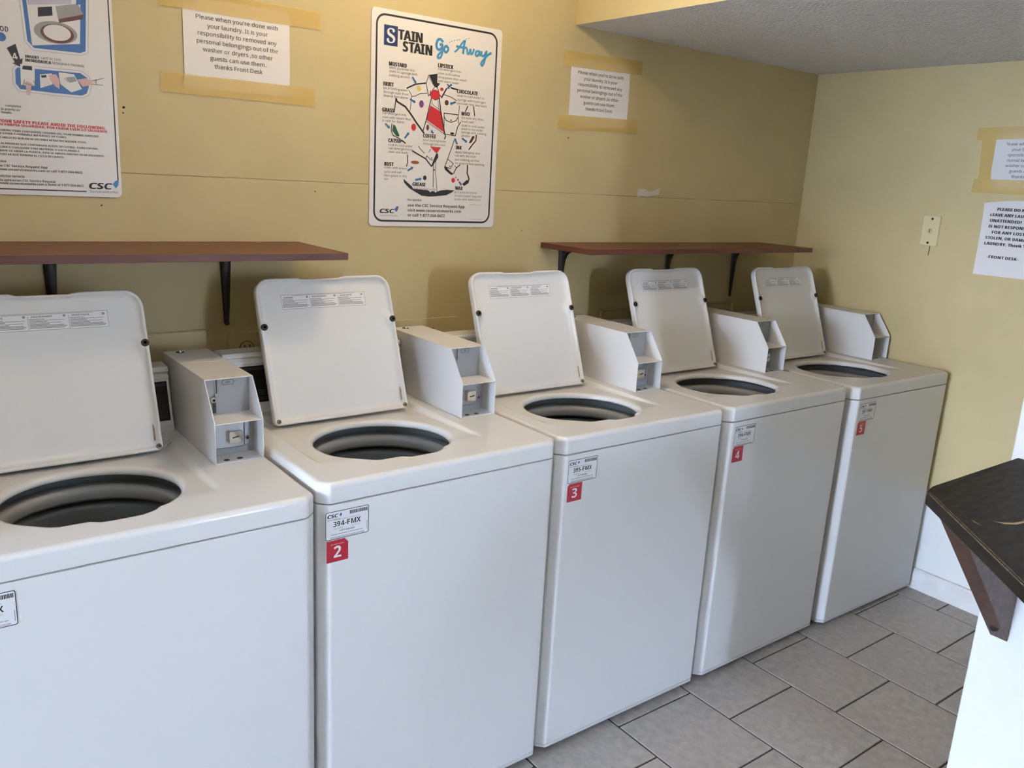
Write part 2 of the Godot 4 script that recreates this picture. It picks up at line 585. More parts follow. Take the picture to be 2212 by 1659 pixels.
func lamp(label: String, at: Vector3, energy: float, color: Color, apart: float) -> void:
	var o := thing("ceiling_light", label, "lamp", at, "ceiling lights")
	var mb := MB.new()
	mb.lathe([Vector2(0.0, -0.028), Vector2(0.10, -0.028), Vector2(0.13, -0.020), Vector2(0.14, 0.0)], Vector3.ZERO, 40)
	put("base", mb, M.fixture, o)
	for s in [-1.0, 1.0]:
		var c := MB.new()
		c.lathe([Vector2(0.0, -0.055), Vector2(0.022, -0.055), Vector2(0.024, -0.02)], Vector3(apart * s, 0, 0), 20)
		put("socket", c, M.fixture, o)
		var b := MB.new()
		var prof = []
		for i in 11:
			var a := PI * i / 10.0
			prof.append(Vector2(sin(a) * 0.030, -0.085 - cos(a) * 0.031))
		b.lathe(prof, Vector3(apart * s, 0, 0), 24)
		put("bulb", b, M.bulb, o)
		var l := OmniLight3D.new()
		l.name = "bulb_light"
		l.light_color = color
		l.light_energy = energy
		l.light_size = 0.028
		l.omni_range = 12.0
		l.omni_attenuation = 2.0
		l.shadow_enabled = true
		o.add_child(l, true)
		l.position = Vector3(apart * s, -0.085, 0)


# ---------------------------------------------------------------- washers
# outline of a rounded rectangle in plan (x, z), anticlockwise seen from above: [point, outward normal]
func plan(x0: float, z0: float, x1: float, z1: float, rf: float, rb: float) -> Array:
	var out = []
	# a corner with a narrow flat across it, its two bends rounded
	var corner := func(cx: float, cz: float, r: float, a0: float) -> void:
		var e0 := Vector2(cos(a0), sin(a0))
		var e1 := Vector2(-sin(a0), cos(a0))
		var k := Vector2(cx, cz) + (e0 + e1) * (r - r * 0.46)
		for i in 10:
			var a: float = a0 + (PI / 4) * (i if i < 5 else i - 1) / 4.0 if i < 5 else a0 + PI / 4 + (PI / 4) * (i - 5) / 4.0
			var d := Vector2(cos(a), sin(a))
			out.append([k - (e1 if i < 5 else e0) * r * 0.54 + d * r * 0.46, d])
	corner.call(x1 - rf, z1 - rf, rf, 0.0)
	for i in range(1, 24): out.append([Vector2(lerpf(x1 - rf, x0 + rf, i / 24.0), z1), Vector2(0, 1)])
	corner.call(x0 + rf, z1 - rf, rf, PI / 2)
	for i in range(1, 20): out.append([Vector2(x0, lerpf(z1 - rf, z0 + rb, i / 20.0)), Vector2(-1, 0)])
	corner.call(x0 + rb, z0 + rb, rb, PI)
	for i in range(1, 24): out.append([Vector2(lerpf(x0 + rb, x1 - rb, i / 24.0), z0), Vector2(0, -1)])
	corner.call(x1 - rb, z0 + rb, rb, PI * 1.5)
	for i in range(1, 20): out.append([Vector2(x1, lerpf(z0 + rb, z1 - rf, i / 20.0)), Vector2(1, 0)])
	return out

func ring_at(o: Array, inset: float, y: float) -> PackedVector3Array:
	var p := PackedVector3Array()
	for k in o:
		var q: Vector2 = k[0] - k[1] * inset
		p.append(Vector3(q.x, y, q.y))
	p.reverse()
	return p

# how far the top is pressed down for the lid
func press(x: float, z: float) -> float:
	var lx := x + W / 2
	var s := smoothstep(0.050, 0.064, lx) * (1.0 - smoothstep(0.480, 0.495, lx))
	var d := lerpf(0.0135, 0.0045, clampf(inverse_lerp(-0.46, -0.16, z), 0, 1))
	return d * s * (1.0 - smoothstep(-0.175, -0.108, z)) * smoothstep(-0.53, -0.51, z)

const HOLE := Vector2(0.272 - 0.324, -0.236)

func hole_radius(a: float) -> float:
	# round at the back, cut straight along the front with a stepped edge
	var d := Vector2(cos(a), sin(a))
	var r := 0.166
	if d.y > 0.05:
		var front := -0.088
		for k in 3:
			var t: float = minf(r, (front - HOLE.y) / d.y)
			var lx: float = HOLE.x + d.x * t + 0.324
			front = -0.092 + 0.014 * (smoothstep(0.238, 0.262, lx) - smoothstep(0.350, 0.368, lx))  - 0.016 * smoothstep(0.350, 0.372, lx)
		r = minf(r, (front - HOLE.y) / d.y)
	return r

func top_mesh() -> MB:
	var mb := MB.new()
	var o := plan(-W / 2, -D, W / 2, 0.0, 0.027, 0.026)
	var r := 0.0115
	var rows = []
	# opening: rolled lip, then out across the pressed top to the edge
	var outer := ring_at(o, r, TOP)
	var n := outer.size()
	var ang = []
	for p in outer: ang.append(atan2(p.z - HOLE.y, p.x - HOLE.x))
	var hole := func(extra: float, drop: float) -> PackedVector3Array:
		var q := PackedVector3Array()
		for j in n:
			var a: float = ang[j]
			var k: float = hole_radius(a) + extra
			var x := HOLE.x + cos(a) * k
			var z := HOLE.y + sin(a) * k
			q.append(Vector3(x, TOP - press(x, z) - drop, z))
		return q
	for p in [[0.0015, 0.0155], [0.0, 0.0130], [0.0, 0.010], [0.0012, 0.006], [0.004, 0.0028], [0.008, 0.0008], [0.013, 0.0]]:
		rows.append(hole.call(p[0], p[1]))
	var first: PackedVector3Array = rows[-1]
	for i in range(1, 61):
		var t := i / 60.0
		var q := PackedVector3Array()
		for j in n:
			var x := lerpf(first[j].x, outer[j].x, t)
			var z := lerpf(first[j].z, outer[j].z, t)
			q.append(Vector3(x, TOP - press(x, z), z))
		rows.append(q)
	for i in range(1, 7):
		var f := PI / 2 * i / 6.0
		rows.append(ring_at(o, r * (1 - sin(f)), TOP - r * (1 - cos(f))))
	rows.append(ring_at(o, 0.0, SEAM + 0.004))
	rows.append(ring_at(o, 0.0008, SEAM + 0.0016))
	rows.append(ring_at(o, 0.006, SEAM + 0.0012))
	rows.reverse()
	mb.grid(rows, true)
	return mb

func cabinet_mesh() -> MB:
	var mb := MB.new()
	var o := plan(-W / 2, -D, W / 2, 0.0, 0.027, 0.026)
	mb.grid([ring_at(o, 0.012, 0.021), ring_at(o, 0.002, 0.020), ring_at(o, 0.0, 0.022), ring_at(o, 0.0, 0.030)], true)
	mb.grid([ring_at(o, 0.0, 0.0305), ring_at(o, 0.0012, 0.0312), ring_at(o, 0.0012, 0.0322), ring_at(o, 0.0, 0.0330)], true)
	mb.grid([ring_at(o, 0.0, 0.0335), ring_at(o, 0.0, 0.30), ring_at(o, 0.0, 0.60), ring_at(o, 0.0, SEAM - 0.003), ring_at(o, 0.0008, SEAM - 0.0012), ring_at(o, 0.010, SEAM - 0.0010)], true)
	var bottom := ring_at(o, 0.012, 0.021)
	mb.fan(Vector3(0, 0.021, -D / 2), bottom, false)
	return mb

func lid_outline(inset: float) -> PackedVector2Array:
	var hw := 0.1925 - inset
	var y0 := inset
	var y1 := 0.378 - inset
	var rt := maxf(0.040 - inset, 0.004)
	var rb := maxf(0.014 - inset, 0.003)
	var p := PackedVector2Array()
	var corner := func(cx: float, cy: float, r: float, a0: float) -> void:
		for i in 9:
			var a: float = a0 + PI / 2 * i / 8.0
			p.append(Vector2(cx + cos(a) * r, cy + sin(a) * r))
	corner.call(hw - rt, y1 - rt, rt, 0.0)
	for i in range(1, 24):
		var x := lerpf(hw - rt, -hw + rt, i / 24.0)
		# shallow finger dip along the front edge
		p.append(Vector2(x, y1 - 0.0045 * (smoothstep(-0.075, -0.065, x) - smoothstep(0.045, 0.055, x)) * maxf(0.0, 1.0 - inset / 0.02)))
	corner.call(-hw + rt, y1 - rt, rt, PI / 2)
	for i in range(1, 28): p.append(Vector2(-hw, lerpf(y1 - rt, y0 + rb, i / 28.0)))
	corner.call(-hw + rb, y0 + rb, rb, PI)
	for i in range(1, 16): p.append(Vector2(lerpf(-hw + rb, hw - rb, i / 16.0), y0))
	corner.call(hw - rb, y0 + rb, rb, PI * 1.5)
	for i in range(1, 28): p.append(Vector2(hw, lerpf(y0 + rb, y1 - rt, i / 28.0)))
	return p

const BUMPER := Vector2(0.1835, 0.252)

func lid_mesh() -> MB:
	var mb := MB.new()
	var rows = []
	# from the back edge round to the dished inner face
	for k in [[0.010, -0.010], [0.003, -0.0095], [0.0005, -0.0065], [0.0, 0.0], [0.0, 0.008], [0.0008, 0.0115], [0.0025, 0.0132], [0.0045, 0.0136], [0.0068, 0.0128], [0.0085, 0.0105], [0.0105, 0.0070], [0.0135, 0.0045], [0.018, 0.0030], [0.024, 0.0022], [0.032, 0.0020], [0.045, 0.0020], [0.07, 0.0020], [0.10, 0.0020], [0.14, 0.0020], [0.18, 0.0020]]:
		var q := PackedVector3Array()
		for p in lid_outline(k[0]):
			var w: float = k[1]
			if k[0] > 0.004 and w > 0.0:
				var d := minf(p.distance_to(BUMPER), p.distance_to(Vector2(-BUMPER.x, BUMPER.y)))
				w = maxf(w, lerpf(0.0020, 0.0136, 1.0 - smoothstep(0.009, 0.026, d)))
			q.append(Vector3(p.x, p.y, w))
		rows.append(q)
	mb.grid(rows, true)
	mb.fan(Vector3(0, 0.189, 0.0020), rows[-1], true)
	mb.fan(Vector3(0, 0.189, -0.010), rows[0], false)
	return mb

func build_washers() -> void:
	var top := top_mesh().done()
	var cab := cabinet_mesh().done()
	var lid := lid_mesh().done()
	var rim := MB.new()
	rim.lathe([Vector2(0.217, -0.060), Vector2(0.195, -0.056), Vector2(0.180, -0.053), Vector2(0.173, -0.0545), Vector2(0.1685, -0.060), Vector2(0.167, -0.067), Vector2(0.1675, -0.078), Vector2(0.171, -0.085), Vector2(0.185, -0.087)], Vector3(HOLE.x, TOP, HOLE.y), 72)
	var tub := MB.new()
	tub.lathe([Vector2(0.0, -0.60), Vector2(0.215, -0.60), Vector2(0.218, -0.20), Vector2(0.218, -0.045), Vector2(0.200, -0.034)], Vector3(HOLE.x, TOP, HOLE.y), 48)
	# the lathe turns its outer side outwards; the inside is what shows
	var basket := MB.new()
	basket.lathe([Vector2(0.0, -0.52), Vector2(0.180, -0.52), Vector2(0.196, -0.50), Vector2(0.199, -0.24), Vector2(0.197, -0.165), Vector2(0.190, -0.160), Vector2(0.186, -0.156), Vector2(0.185, -0.130), Vector2(0.182, -0.110), Vector2(0.187, -0.100), Vector2(0.20, -0.098)], Vector3(HOLE.x, TOP, HOLE.y), 72)
	var spec = [
		["393-FMX", "", Vector3(-3.2880, -0.0122, 0.0132), 0.0024, 0.006, 0.004, "white top-loading coin washer cut by the picture edge, beside washer 2"],
		["394-FMX", "2", Vector3(-2.6300, 0.0060, 0.0011), 0.0050, 0.008, 0.011, "white top-loading coin washer with red sticker numbered two"],
		["395-FMX", "3", Vector3(-1.9762, 0.0055, -0.0071), 0.0012, -0.003, 0.030, "white top-loading coin washer with red sticker numbered three"],
		["396-FMX", "4", Vector3(-1.3124, 0.0029, -0.0109), -0.0021, 0.004, 0.032, "white top-loading coin washer with red sticker numbered four"],
		["397-FMX", "5", Vector3(-0.6410, -0.0022, 0.0060), -0.0019, -0.014, 0.033, "white top-loading coin washer with red sticker numbered five, last against the side wall"],
	]
	for i in 5:
		var s = spec[i]
		var at: Vector3 = s[2]
		var o := thing("washing_machine", s[6], "washer", Vector3(at.x + W / 2, at.y, at.z), "coin washers in a row")
		o.rotation = Vector3(0, s[4], s[3])
		put("cabinet", cab, M.enamel, o)
		put("top_panel", top, M.enamel, o)
		put("tub_ring", rim, M.ring, o, "pale grey tub ring")
		put("basket", basket, M.basket, o, "dark grey wash basket")
		put("outer_tub", tub, M.basket, o)
		for fx in [-0.27, 0.27]:
			for fz in [-0.05, -0.60]:
				var f := MB.new()
				f.lathe([Vector2(0.0, 0.024), Vector2(0.010, 0.024), Vector2(0.010, 0.010 - at.y * 0.5), Vector2(0.020, 0.008 - at.y * 0.5), Vector2(0.020, 0.0005 - at.y), Vector2(0.0, 0.0005 - at.y)], Vector3(fx, 0, fz), 14)
				f.T = Transform3D.IDENTITY
				put("foot", f, M.rubber, o)
		build_lid(o, lid)
		build_coin_box(o)
		build_console(o)
		build_stickers(o, s[0], s[1], s[5])

func build_lid(o: Node3D, lid: Mesh) -> void:
	var k := put("lid", lid, M.enamel, o, "open lid leaning back")
	k.position = Vector3(0.272 - 0.324, TOP - 0.007, -0.446)
	k.rotation.x = -0.352
	for s in [-1.0, 1.0]:
		var b := MB.new()
		b.T = Transform3D(Basis(Vector3.RIGHT, PI / 2), Vector3(BUMPER.x * s, BUMPER.y, 0.0130))
		b.lathe([Vector2(0.0088, 0.0), Vector2(0.0088, 0.0035), Vector2(0.0074, 0.0050), Vector2(0.0, 0.0052)], Vector3.ZERO, 18)
		put("bumper", b, M.rubber, k, "black rubber bumper")
		var h := MB.new()
		h.T = Transform3D(Basis(Vector3.RIGHT, PI / 2), Vector3(0.182 * s, 0.010, 0.011))
		h.lathe([Vector2(0.006, 0.0), Vector2(0.006, 0.004), Vector2(0.0035, 0.0055), Vector2(0.0, 0.006)], Vector3.ZERO, 14)
		put("hinge_pin", h, M.rust, k, "rusty hinge pin")
	# scraped rusty streak beside the hinge
	var st := MB.new()
	st.flat(PackedVector2Array([Vector2(0.1745, 0.024), Vector2(0.1780, 0.024), Vector2(0.1785, 0.052), Vector2(0.1768, 0.064), Vector2(0.1752, 0.060)]), 0.0088)
	put("rust_streak", st, M.rust, k)
	# warning label in three columns
	var mesh := ArrayMesh.new()
	var w := 0.238
	var h2 := 0.037
	var x0 := -0.1235
	var y0 := 0.297
	var a := MB.new()
	a.flat(PackedVector2Array([Vector2(x0, y0), Vector2(x0 + w, y0), Vector2(x0 + w, y0 + h2), Vector2(x0, y0 + h2)]), 0.0024)
	a.done(mesh, M.sticker)
	var b2 := MB.new()
	for l in [[0, 0, w, 0], [0, h2, w, h2], [0, 0, 0, h2], [w, 0, w, h2], [w * 0.33, 0.001, w * 0.33, h2 - 0.006], [w * 0.665, 0.001, w * 0.665, h2 - 0.006]]:
		b2.stroke([Vector2(x0 + l[0], y0 + l[1]), Vector2(x0 + l[2], y0 + l[3])], 0.0009, 0.0026)
	b2.stroke([Vector2(x0 + 0.03, y0 + h2 - 0.0022), Vector2(x0 + w - 0.03, y0 + h2 - 0.0022)], 0.0010, 0.0026)
	var rng := RandomNumberGenerator.new()
	rng.seed = 5
	for c in 3:
		var cx: float = x0 + w * [0.0, 0.33, 0.665][c] + 0.0025
		b2.flat(oval(cx + w * 0.33 - 0.010, y0 + h2 - 0.0068, 0.0031, 0.0027), 0.0026)
		# the small print is a few rows of fine type; lines here, with the rag of the setting
		for r in 8:
			var yy := y0 + h2 - 0.0125 - r * 0.0028
			var end: float = [0.030, 0.070, 0.034, 0.066, 0.040, 0.068, 0.072, 0.071][r] * rng.randf_range(0.93, 1.0)
			b2.stroke([Vector2(cx, yy), Vector2(cx + end, yy)], 0.0011 if r in [1, 3] else 0.0016, 0.0026)
	b2.done(mesh, M.ink_grey)
	var p := pen()
	for c in 3:
		write(p, ["WARNING", "AVERTISSEMENT", "ADVERTENCIA"][c], x0 + w * [0.0, 0.33, 0.665][c] + 0.006, y0 + h2 - 0.0090, 0.0038, 0.0, "bold", 0.0027)
	p.commit(mesh)
	mesh.surface_set_material(2, M.ink_dim)
	put("warning_label", mesh, null, k, "white warning label in three columns")

# coin box: folded sheet housing open at the front, x 0.528 to 0.638 across the washer
func build_coin_box(o: Node3D) -> void:
	var x0 := 0.528 - 0.324
	var x1 := 0.638 - 0.324
	var t := 0.0022
	var zf := -0.268
	var zb := -0.655
	var y1 := TOP + 0.180
	var yk := TOP + 0.095
	var y0 := TOP + 0.0004
	var mb := MB.new()
	# side sheets: polygon in (z, y) pushed along x
	var side := PackedVector2Array([Vector2(-zf, y0), Vector2(-zf, yk), Vector2(0.330, y1), Vector2(-zb, y1), Vector2(-zb, y0)])
	for x in [x0, x1 - t]:
		mb.T = Transform3D(Basis(Vector3(0, 0, -1), Vector3(0, 1, 0), Vector3(1, 0, 0)), Vector3(x, 0, 0))
		mb.prism(side, 0.0, t, 0.0004)
	mb.T = Transform3D.IDENTITY
	mb.box(Vector3(x0, y1 - t, -0.5035), Vector3(x1, y1, -0.330), 0.0006)
	mb.box(Vector3(x0, y1 - t, zb), Vector3(x1, y1, -0.5055), 0.0006)
	mb.box(Vector3(x0 + t, y1 - t - 0.003, -0.520), Vector3(x1 - t, y1 - t - 0.001, -0.490))
	mb.box(Vector3(x0, y0, zb), Vector3(x1, y1, zb + t))
	mb.box(Vector3(x0, y0, -0.345), Vector3(x1, y0 + t, zf), 0.0004)
	var box := put("coin_box", mb, M.coin_paint, o, "white sheet-metal coin box")
	# ledge between the upper and lower openings
	var l := MB.new()
	l.box(Vector3(x0 + t, yk - 0.004, -0.350), Vector3(x1 - t, yk - 0.0018, zf - 0.0004), 0.0004)
	put("ledge", l, M.coin_paint, box)
	# upper face with coin slot, return button and price
	var u := MB.new()
	u.box(Vector3(x0 + t, yk - 0.002, -0.352), Vector3(x1 - t, y1 - t, -0.349))
	put("coin_plate", u, M.coin_grey, box, "grey coin plate")
	var cx := x0 + 0.030
	var s := MB.new()
	s.box(Vector3(cx - 0.002, y1 - 0.046, -0.349), Vector3(cx + 0.006, y1 - 0.004, -0.3462), 0.001)
	put("slot_guide", s, M.chrome, box, "bright coin slot guide")
	var s2 := MB.new()
	s2.box(Vector3(cx + 0.0005, y1 - 0.038, -0.3464), Vector3(cx + 0.0032, y1 - 0.004, -0.3456))
	put("coin_slot", s2, M.dark, box, "black coin slot")
	s2 = MB.new()
	s2.box(Vector3(cx - 0.0068, yk + 0.002, -0.3474), Vector3(cx - 0.0002, yk + 0.026, -0.3448))
	put("return_slot", s2, M.dark, box, "black coin return slot")
	var b := MB.new()
	b.T = Transform3D(Basis(Vector3.RIGHT, PI / 2), Vector3(cx - 0.006, y1 - 0.052, -0.349))
	b.lathe([Vector2(0.0075, 0.0), Vector2(0.0075, 0.006), Vector2(0.0055, 0.0085), Vector2(0.0, 0.0088)], Vector3.ZERO, 20)
	put("return_button", b, M.chrome, box, "round bright coin return button")
	var mesh := ArrayMesh.new()
	var hx := PackedVector2Array()
	var hi := PackedVector2Array()
	for q in [[-1, 0], [-0.72, -1], [0.72, -1], [1, 0], [0.72, 1], [-0.72, 1]]:
		hx.append(Vector2(cx + 0.029 + q[0] * 0.0150, y1 - 0.0145 + q[1] * 0.0064))
		hi.append(Vector2(cx + 0.029 + q[0] * 0.0136, y1 - 0.0145 + q[1] * 0.0053))
	var hb := MB.new()
	outline(hb, hx, hi, -0.3486)
	hb.done(mesh, M.ink_dim)
	var p := pen()
	write(p, "25¢", cx + 0.029, y1 - 0.0170, 0.0052, 0.0, "bold", -0.3486, 0.5)
	p.commit(mesh)
	mesh.surface_set_material(1, M.ink_dim)
	put("price_mark", mesh, null, box, "hexagonal price mark")
	# lower opening: steel vault door with square lock
	var v := MB.new()
	v.box(Vector3(x0 + t, y0 + t, -0.330), Vector3(x1 - t, yk - 0.004, -0.3265))
	put("vault_plate", v, M.coin_grey, box)
	var v2 := MB.new()
	v2.box(Vector3(x0 + 0.010, y0 + 0.018, -0.3265), Vector3(x1 - 0.026, yk - 0.010, -0.3190), 0.002)
	v2.box(Vector3(x1 - 0.025, y0 + 0.020, -0.3265), Vector3(x1 - 0.012, yk - 0.012, -0.3235), 0.001)
	put("vault_door", v2, M.steel, box, "steel vault door")
	var k := MB.new()
	var c := Vector2((x0 + x1) / 2 + 0.004, y0 + 0.046)
	k.T = Transform3D(Basis.IDENTITY, Vector3(0, 0, -0.319))
	k.prism(round_rect(c.x - 0.0155, c.y - 0.0155, c.x + 0.0155, c.y + 0.0155, 0.005), 0.0, 0.013, 0.002)
	put("lock", k, M.chrome, box, "chrome square lock")
	var kh := MB.new()
	kh.T = Transform3D(Basis(Vector3(0, 0, 1), 0.15), Vector3(c.x + 0.001, c.y, -0.3058))
	kh.box(Vector3(-0.008, -0.0013, 0.0), Vector3(0.007, 0.0013, 0.0006))
	put("keyhole", kh, M.dark, box)
	var sc := MB.new()
	sc.T = Transform3D(Basis(Vector3.RIGHT, PI / 2), Vector3(x1 - 0.019, y0 + 0.036, -0.3235))
	sc.lathe([Vector2(0.0055, 0.0), Vector2(0.0048, 0.003), Vector2(0.0, 0.0042)], Vector3.ZERO, 14)
	put("screw", sc, M.chrome, box)
	for hx2 in [x0 + 0.030, x0 + 0.060]:
		var ho := MB.new()
		ho.T = Transform3D(Basis(Vector3.RIGHT, -PI / 2), Vector3(hx2, y0 + t + 0.0003, -0.285))
		ho.flat(oval(0, 0, 0.0068, 0.0068), 0.0)
		put("mounting_hole", ho, M.dark, box)
	# cylinder lock in the top, towards the back
	var ck := MB.new()
	ck.lathe([Vector2(0.0, 0.0035), Vector2(0.0050, 0.0035), Vector2(0.0056, 0.003), Vector2(0.0058, 0.0)], Vector3(x0 + 0.036, y1, -0.632), 18)
	put("top_lock", ck, M.chrome, box, "chrome lock cylinder")
	var cr := MB.new()
	cr.lathe([Vector2(0.0095, 0.0012), Vector2(0.0100, 0.0004), Vector2(0.0102, 0.0)], Vector3(x0 + 0.036, y1, -0.632), 18)
	cr.lathe([Vector2(0.0, 0.0012), Vector2(0.0095, 0.0012)], Vector3(x0 + 0.036, y1, -0.632), 18)
	put("lock_collar", cr, M.dark, box)

func build_console(o: Node3D) -> void:
	# control console along the back of the top, ending at the coin box; profile in (z, y) pushed along x
	var mb := MB.new()
	var x0 := -W / 2 + 0.004
	var x1 := 0.5225 - 0.324
	var y := TOP
	var prof = [Vector2(-0.560, y), Vector2(-0.560, y + 0.018), Vector2(-0.565, y + 0.024), Vector2(-0.592, y + 0.124), Vector2(-0.590, y + 0.127), Vector2(-0.590, y + 0.133), Vector2(-0.597, y + 0.136), Vector2(-0.597, y + 0.141), Vector2(-0.591, y + 0.144), Vector2(-0.591, y + 0.150), Vector2(-0.596, y + 0.155), Vector2(-0.645, y + 0.158), Vector2(-0.654, y + 0.152), Vector2(-0.654, y)]
	var poly := PackedVector2Array()
	for p in prof: poly.append(Vector2(-p.x, p.y))
	mb.T = Transform3D(Basis(Vector3(0, 0, -1), Vector3(0, 1, 0), Vector3(1, 0, 0)), Vector3(x0, 0, 0))
	mb.prism(poly, 0.0, x1 - x0, 0.0)
	var c := put("console", mb, M.enamel, o, "white control console")
	var dir := Vector3(0, 0.100, -0.027).normalized()
	var face := Transform3D(Basis(Vector3.RIGHT, dir, Vector3.RIGHT.cross(dir)), Vector3(0, y + 0.025, -0.5645))
	var p2 := MB.new()
	p2.T = face
	p2.box(Vector3(x0 + 0.006, 0.002, 0.0), Vector3(x1 - 0.006, 0.0985, 0.0016), 0.0005)
	var pan := put("control_panel", p2, M.panel_black, c, "black glass control panel")
	pan.set_meta("label", "black glass control panel")
	var p3 := MB.new()
	p3.T = face
	for l in [0.010, 0.014, 0.088, 0.092]: p3.box(Vector3(x0 + 0.010, l, 0.0016), Vector3(x1 - 0.010, l + 0.0009, 0.0018))
	for l in [0.05, 0.11, 0.20]: p3.box(Vector3(x0 + l, 0.022, 0.0016), Vector3(x0 + l + 0.0007, 0.080, 0.0018))
	put("panel_lines", p3, M.panel_line, c)
	var p4 := MB.new()
	p4.T = face
	for l in 3: p4.box(Vector3(x0 + 0.085, 0.022 + l * 0.005, 0.0016), Vector3(x0 + 0.105, 0.0235 + l * 0.005, 0.0018))
	put("panel_marks", p4, M.panel_green, c)

func build_stickers(o: Node3D, code: String, number: String, lx: float) -> void:
	var mesh := ArrayMesh.new()
	var x0 := lx - 0.324
	var y0 := 0.8055
	var w := 0.1015
	var h := 0.0645
	var z := 0.0005
	var a := MB.new()
	a.prism(round_rect(x0, y0, x0 + w, y0 + h, 0.004, 4), 0.0, z)
	a.done(mesh, M.sticker)
	var b := MB.new()
	outline(b, round_rect(x0 + 0.0004, y0 + 0.0004, x0 + w - 0.0004, y0 + h - 0.0004, 0.004, 4), round_rect(x0 + 0.0018, y0 + 0.0018, x0 + w - 0.0018, y0 + h - 0.0018, 0.003, 4), z + 0.0001)
	# bar code
	var rng := RandomNumberGenerator.new()
	rng.seed = 12
	var bx := 0.0
	while bx < 0.041:
		var bw := rng.randf_range(0.0006, 0.0020)
		b.flat(PackedVector2Array([Vector2(x0 + 0.056 + bx, y0 + 0.0515), Vector2(x0 + 0.056 + bx + bw, y0 + 0.0515), Vector2(x0 + 0.056 + bx + bw, y0 + 0.0595), Vector2(x0 + 0.056 + bx, y0 + 0.0595)]), z + 0.0001)
		bx += bw + rng.randf_range(0.0004, 0.0011)
	b.done(mesh, M.ink)
	var p := pen()
	write(p, code, x0 + 0.050, y0 + 0.0290, 0.0115, 0.064, "bold", z + 0.0001, 0.5)
	write(p, "CSC", x0 + 0.0045, y0 + 0.0500, 0.0080, 0.0235, "heavy_slant", z + 0.0001)
	p.commit(mesh)
	mesh.surface_set_material(2, M.ink)
	p = pen()
	write(p, "ServiceWorks", x0 + 0.0045, y0 + 0.0446, 0.0034, 0.030, "plain", z + 0.0001)
	write(p, "THIS MACHINE IS SERVICED BY", x0 + 0.050, y0 + 0.0430, 0.0020, 0.060, "plain", z + 0.0001, 0.5)
	write(p, "FOR SERVICE", x0 + 0.020, y0 + 0.0232, 0.0022, 0.020, "plain", z + 0.0001)
	write(p, "TEXT OR CALL", x0 + 0.058, y0 + 0.0236, 0.0022, 0.022, "plain", z + 0.0001)
	write(p, "1-877-264-6622", x0 + 0.050, y0 + 0.0165, 0.0040, 0.036, "bold", z + 0.0001, 0.5)
	write(p, "visit our website www.cscserviceworks.com", x0 + 0.050, y0 + 0.0105, 0.0026, 0.074, "bold", z + 0.0001, 0.5)
	p.commit(mesh)
	mesh.surface_set_material(3, M.ink_soft)
	var g := MB.new()
	for r in 2: g.stroke([Vector2(x0 + 0.012, y0 + 0.0058 - r * 0.0024), Vector2(x0 + 0.090, y0 + 0.0058 - r * 0.0024)], 0.0011, z + 0.0001)
	g.stroke([Vector2(x0 + w - 0.0045, y0 + 0.008), Vector2(x0 + w - 0.0045, y0 + 0.028)], 0.0012, z + 0.0001)
	g.done(mesh, M.ink_grey)
	var d := MB.new()
	d.flat(PackedVector2Array([Vector2(x0 + 0.0320, y0 + 0.0545), Vector2(x0 + 0.0352, y0 + 0.0500), Vector2(x0 + 0.0385, y0 + 0.0550), Vector2(x0 + 0.0352, y0 + 0.0590)]), z + 0.0001)
	d.done(mesh, M.ink_blue)
	put("asset_label", mesh, null, o, "white asset label reading " + code)
	if number == "": return
	mesh = ArrayMesh.new()
	var s := MB.new()
	var rx := x0 + 0.003
	var ry := 0.7545
	var q := 0.0495
	if number == "2":
		s.prism(PackedVector2Array([Vector2(rx, ry), Vector2(rx + q, ry), Vector2(rx + q, ry + q - 0.009), Vector2(rx + q - 0.009, ry + q), Vector2(rx, ry + q)]), 0.0, 0.0005)
	else:
		s.prism(PackedVector2Array([Vector2(rx, ry), Vector2(rx + q, ry), Vector2(rx + q, ry + q), Vector2(rx + 0.006, ry + q), Vector2(rx, ry + q - 0.006)]), 0.0, 0.0005)
	s.done(mesh, M.sticker_red)
	p = pen()
	write(p, number, rx + q / 2, ry + 0.0095, 0.0265, 0.0, "bold", 0.0006, 0.5)
	write(p, "MACHINE NUMBER", rx + q / 2, ry + q - 0.0105, 0.0022, 0.030, "plain", 0.0006, 0.5)
	p.commit(mesh)
	mesh.surface_set_material(1, M.sticker)
	put("number_sticker", mesh, null, o, "red sticker with white number " + number)


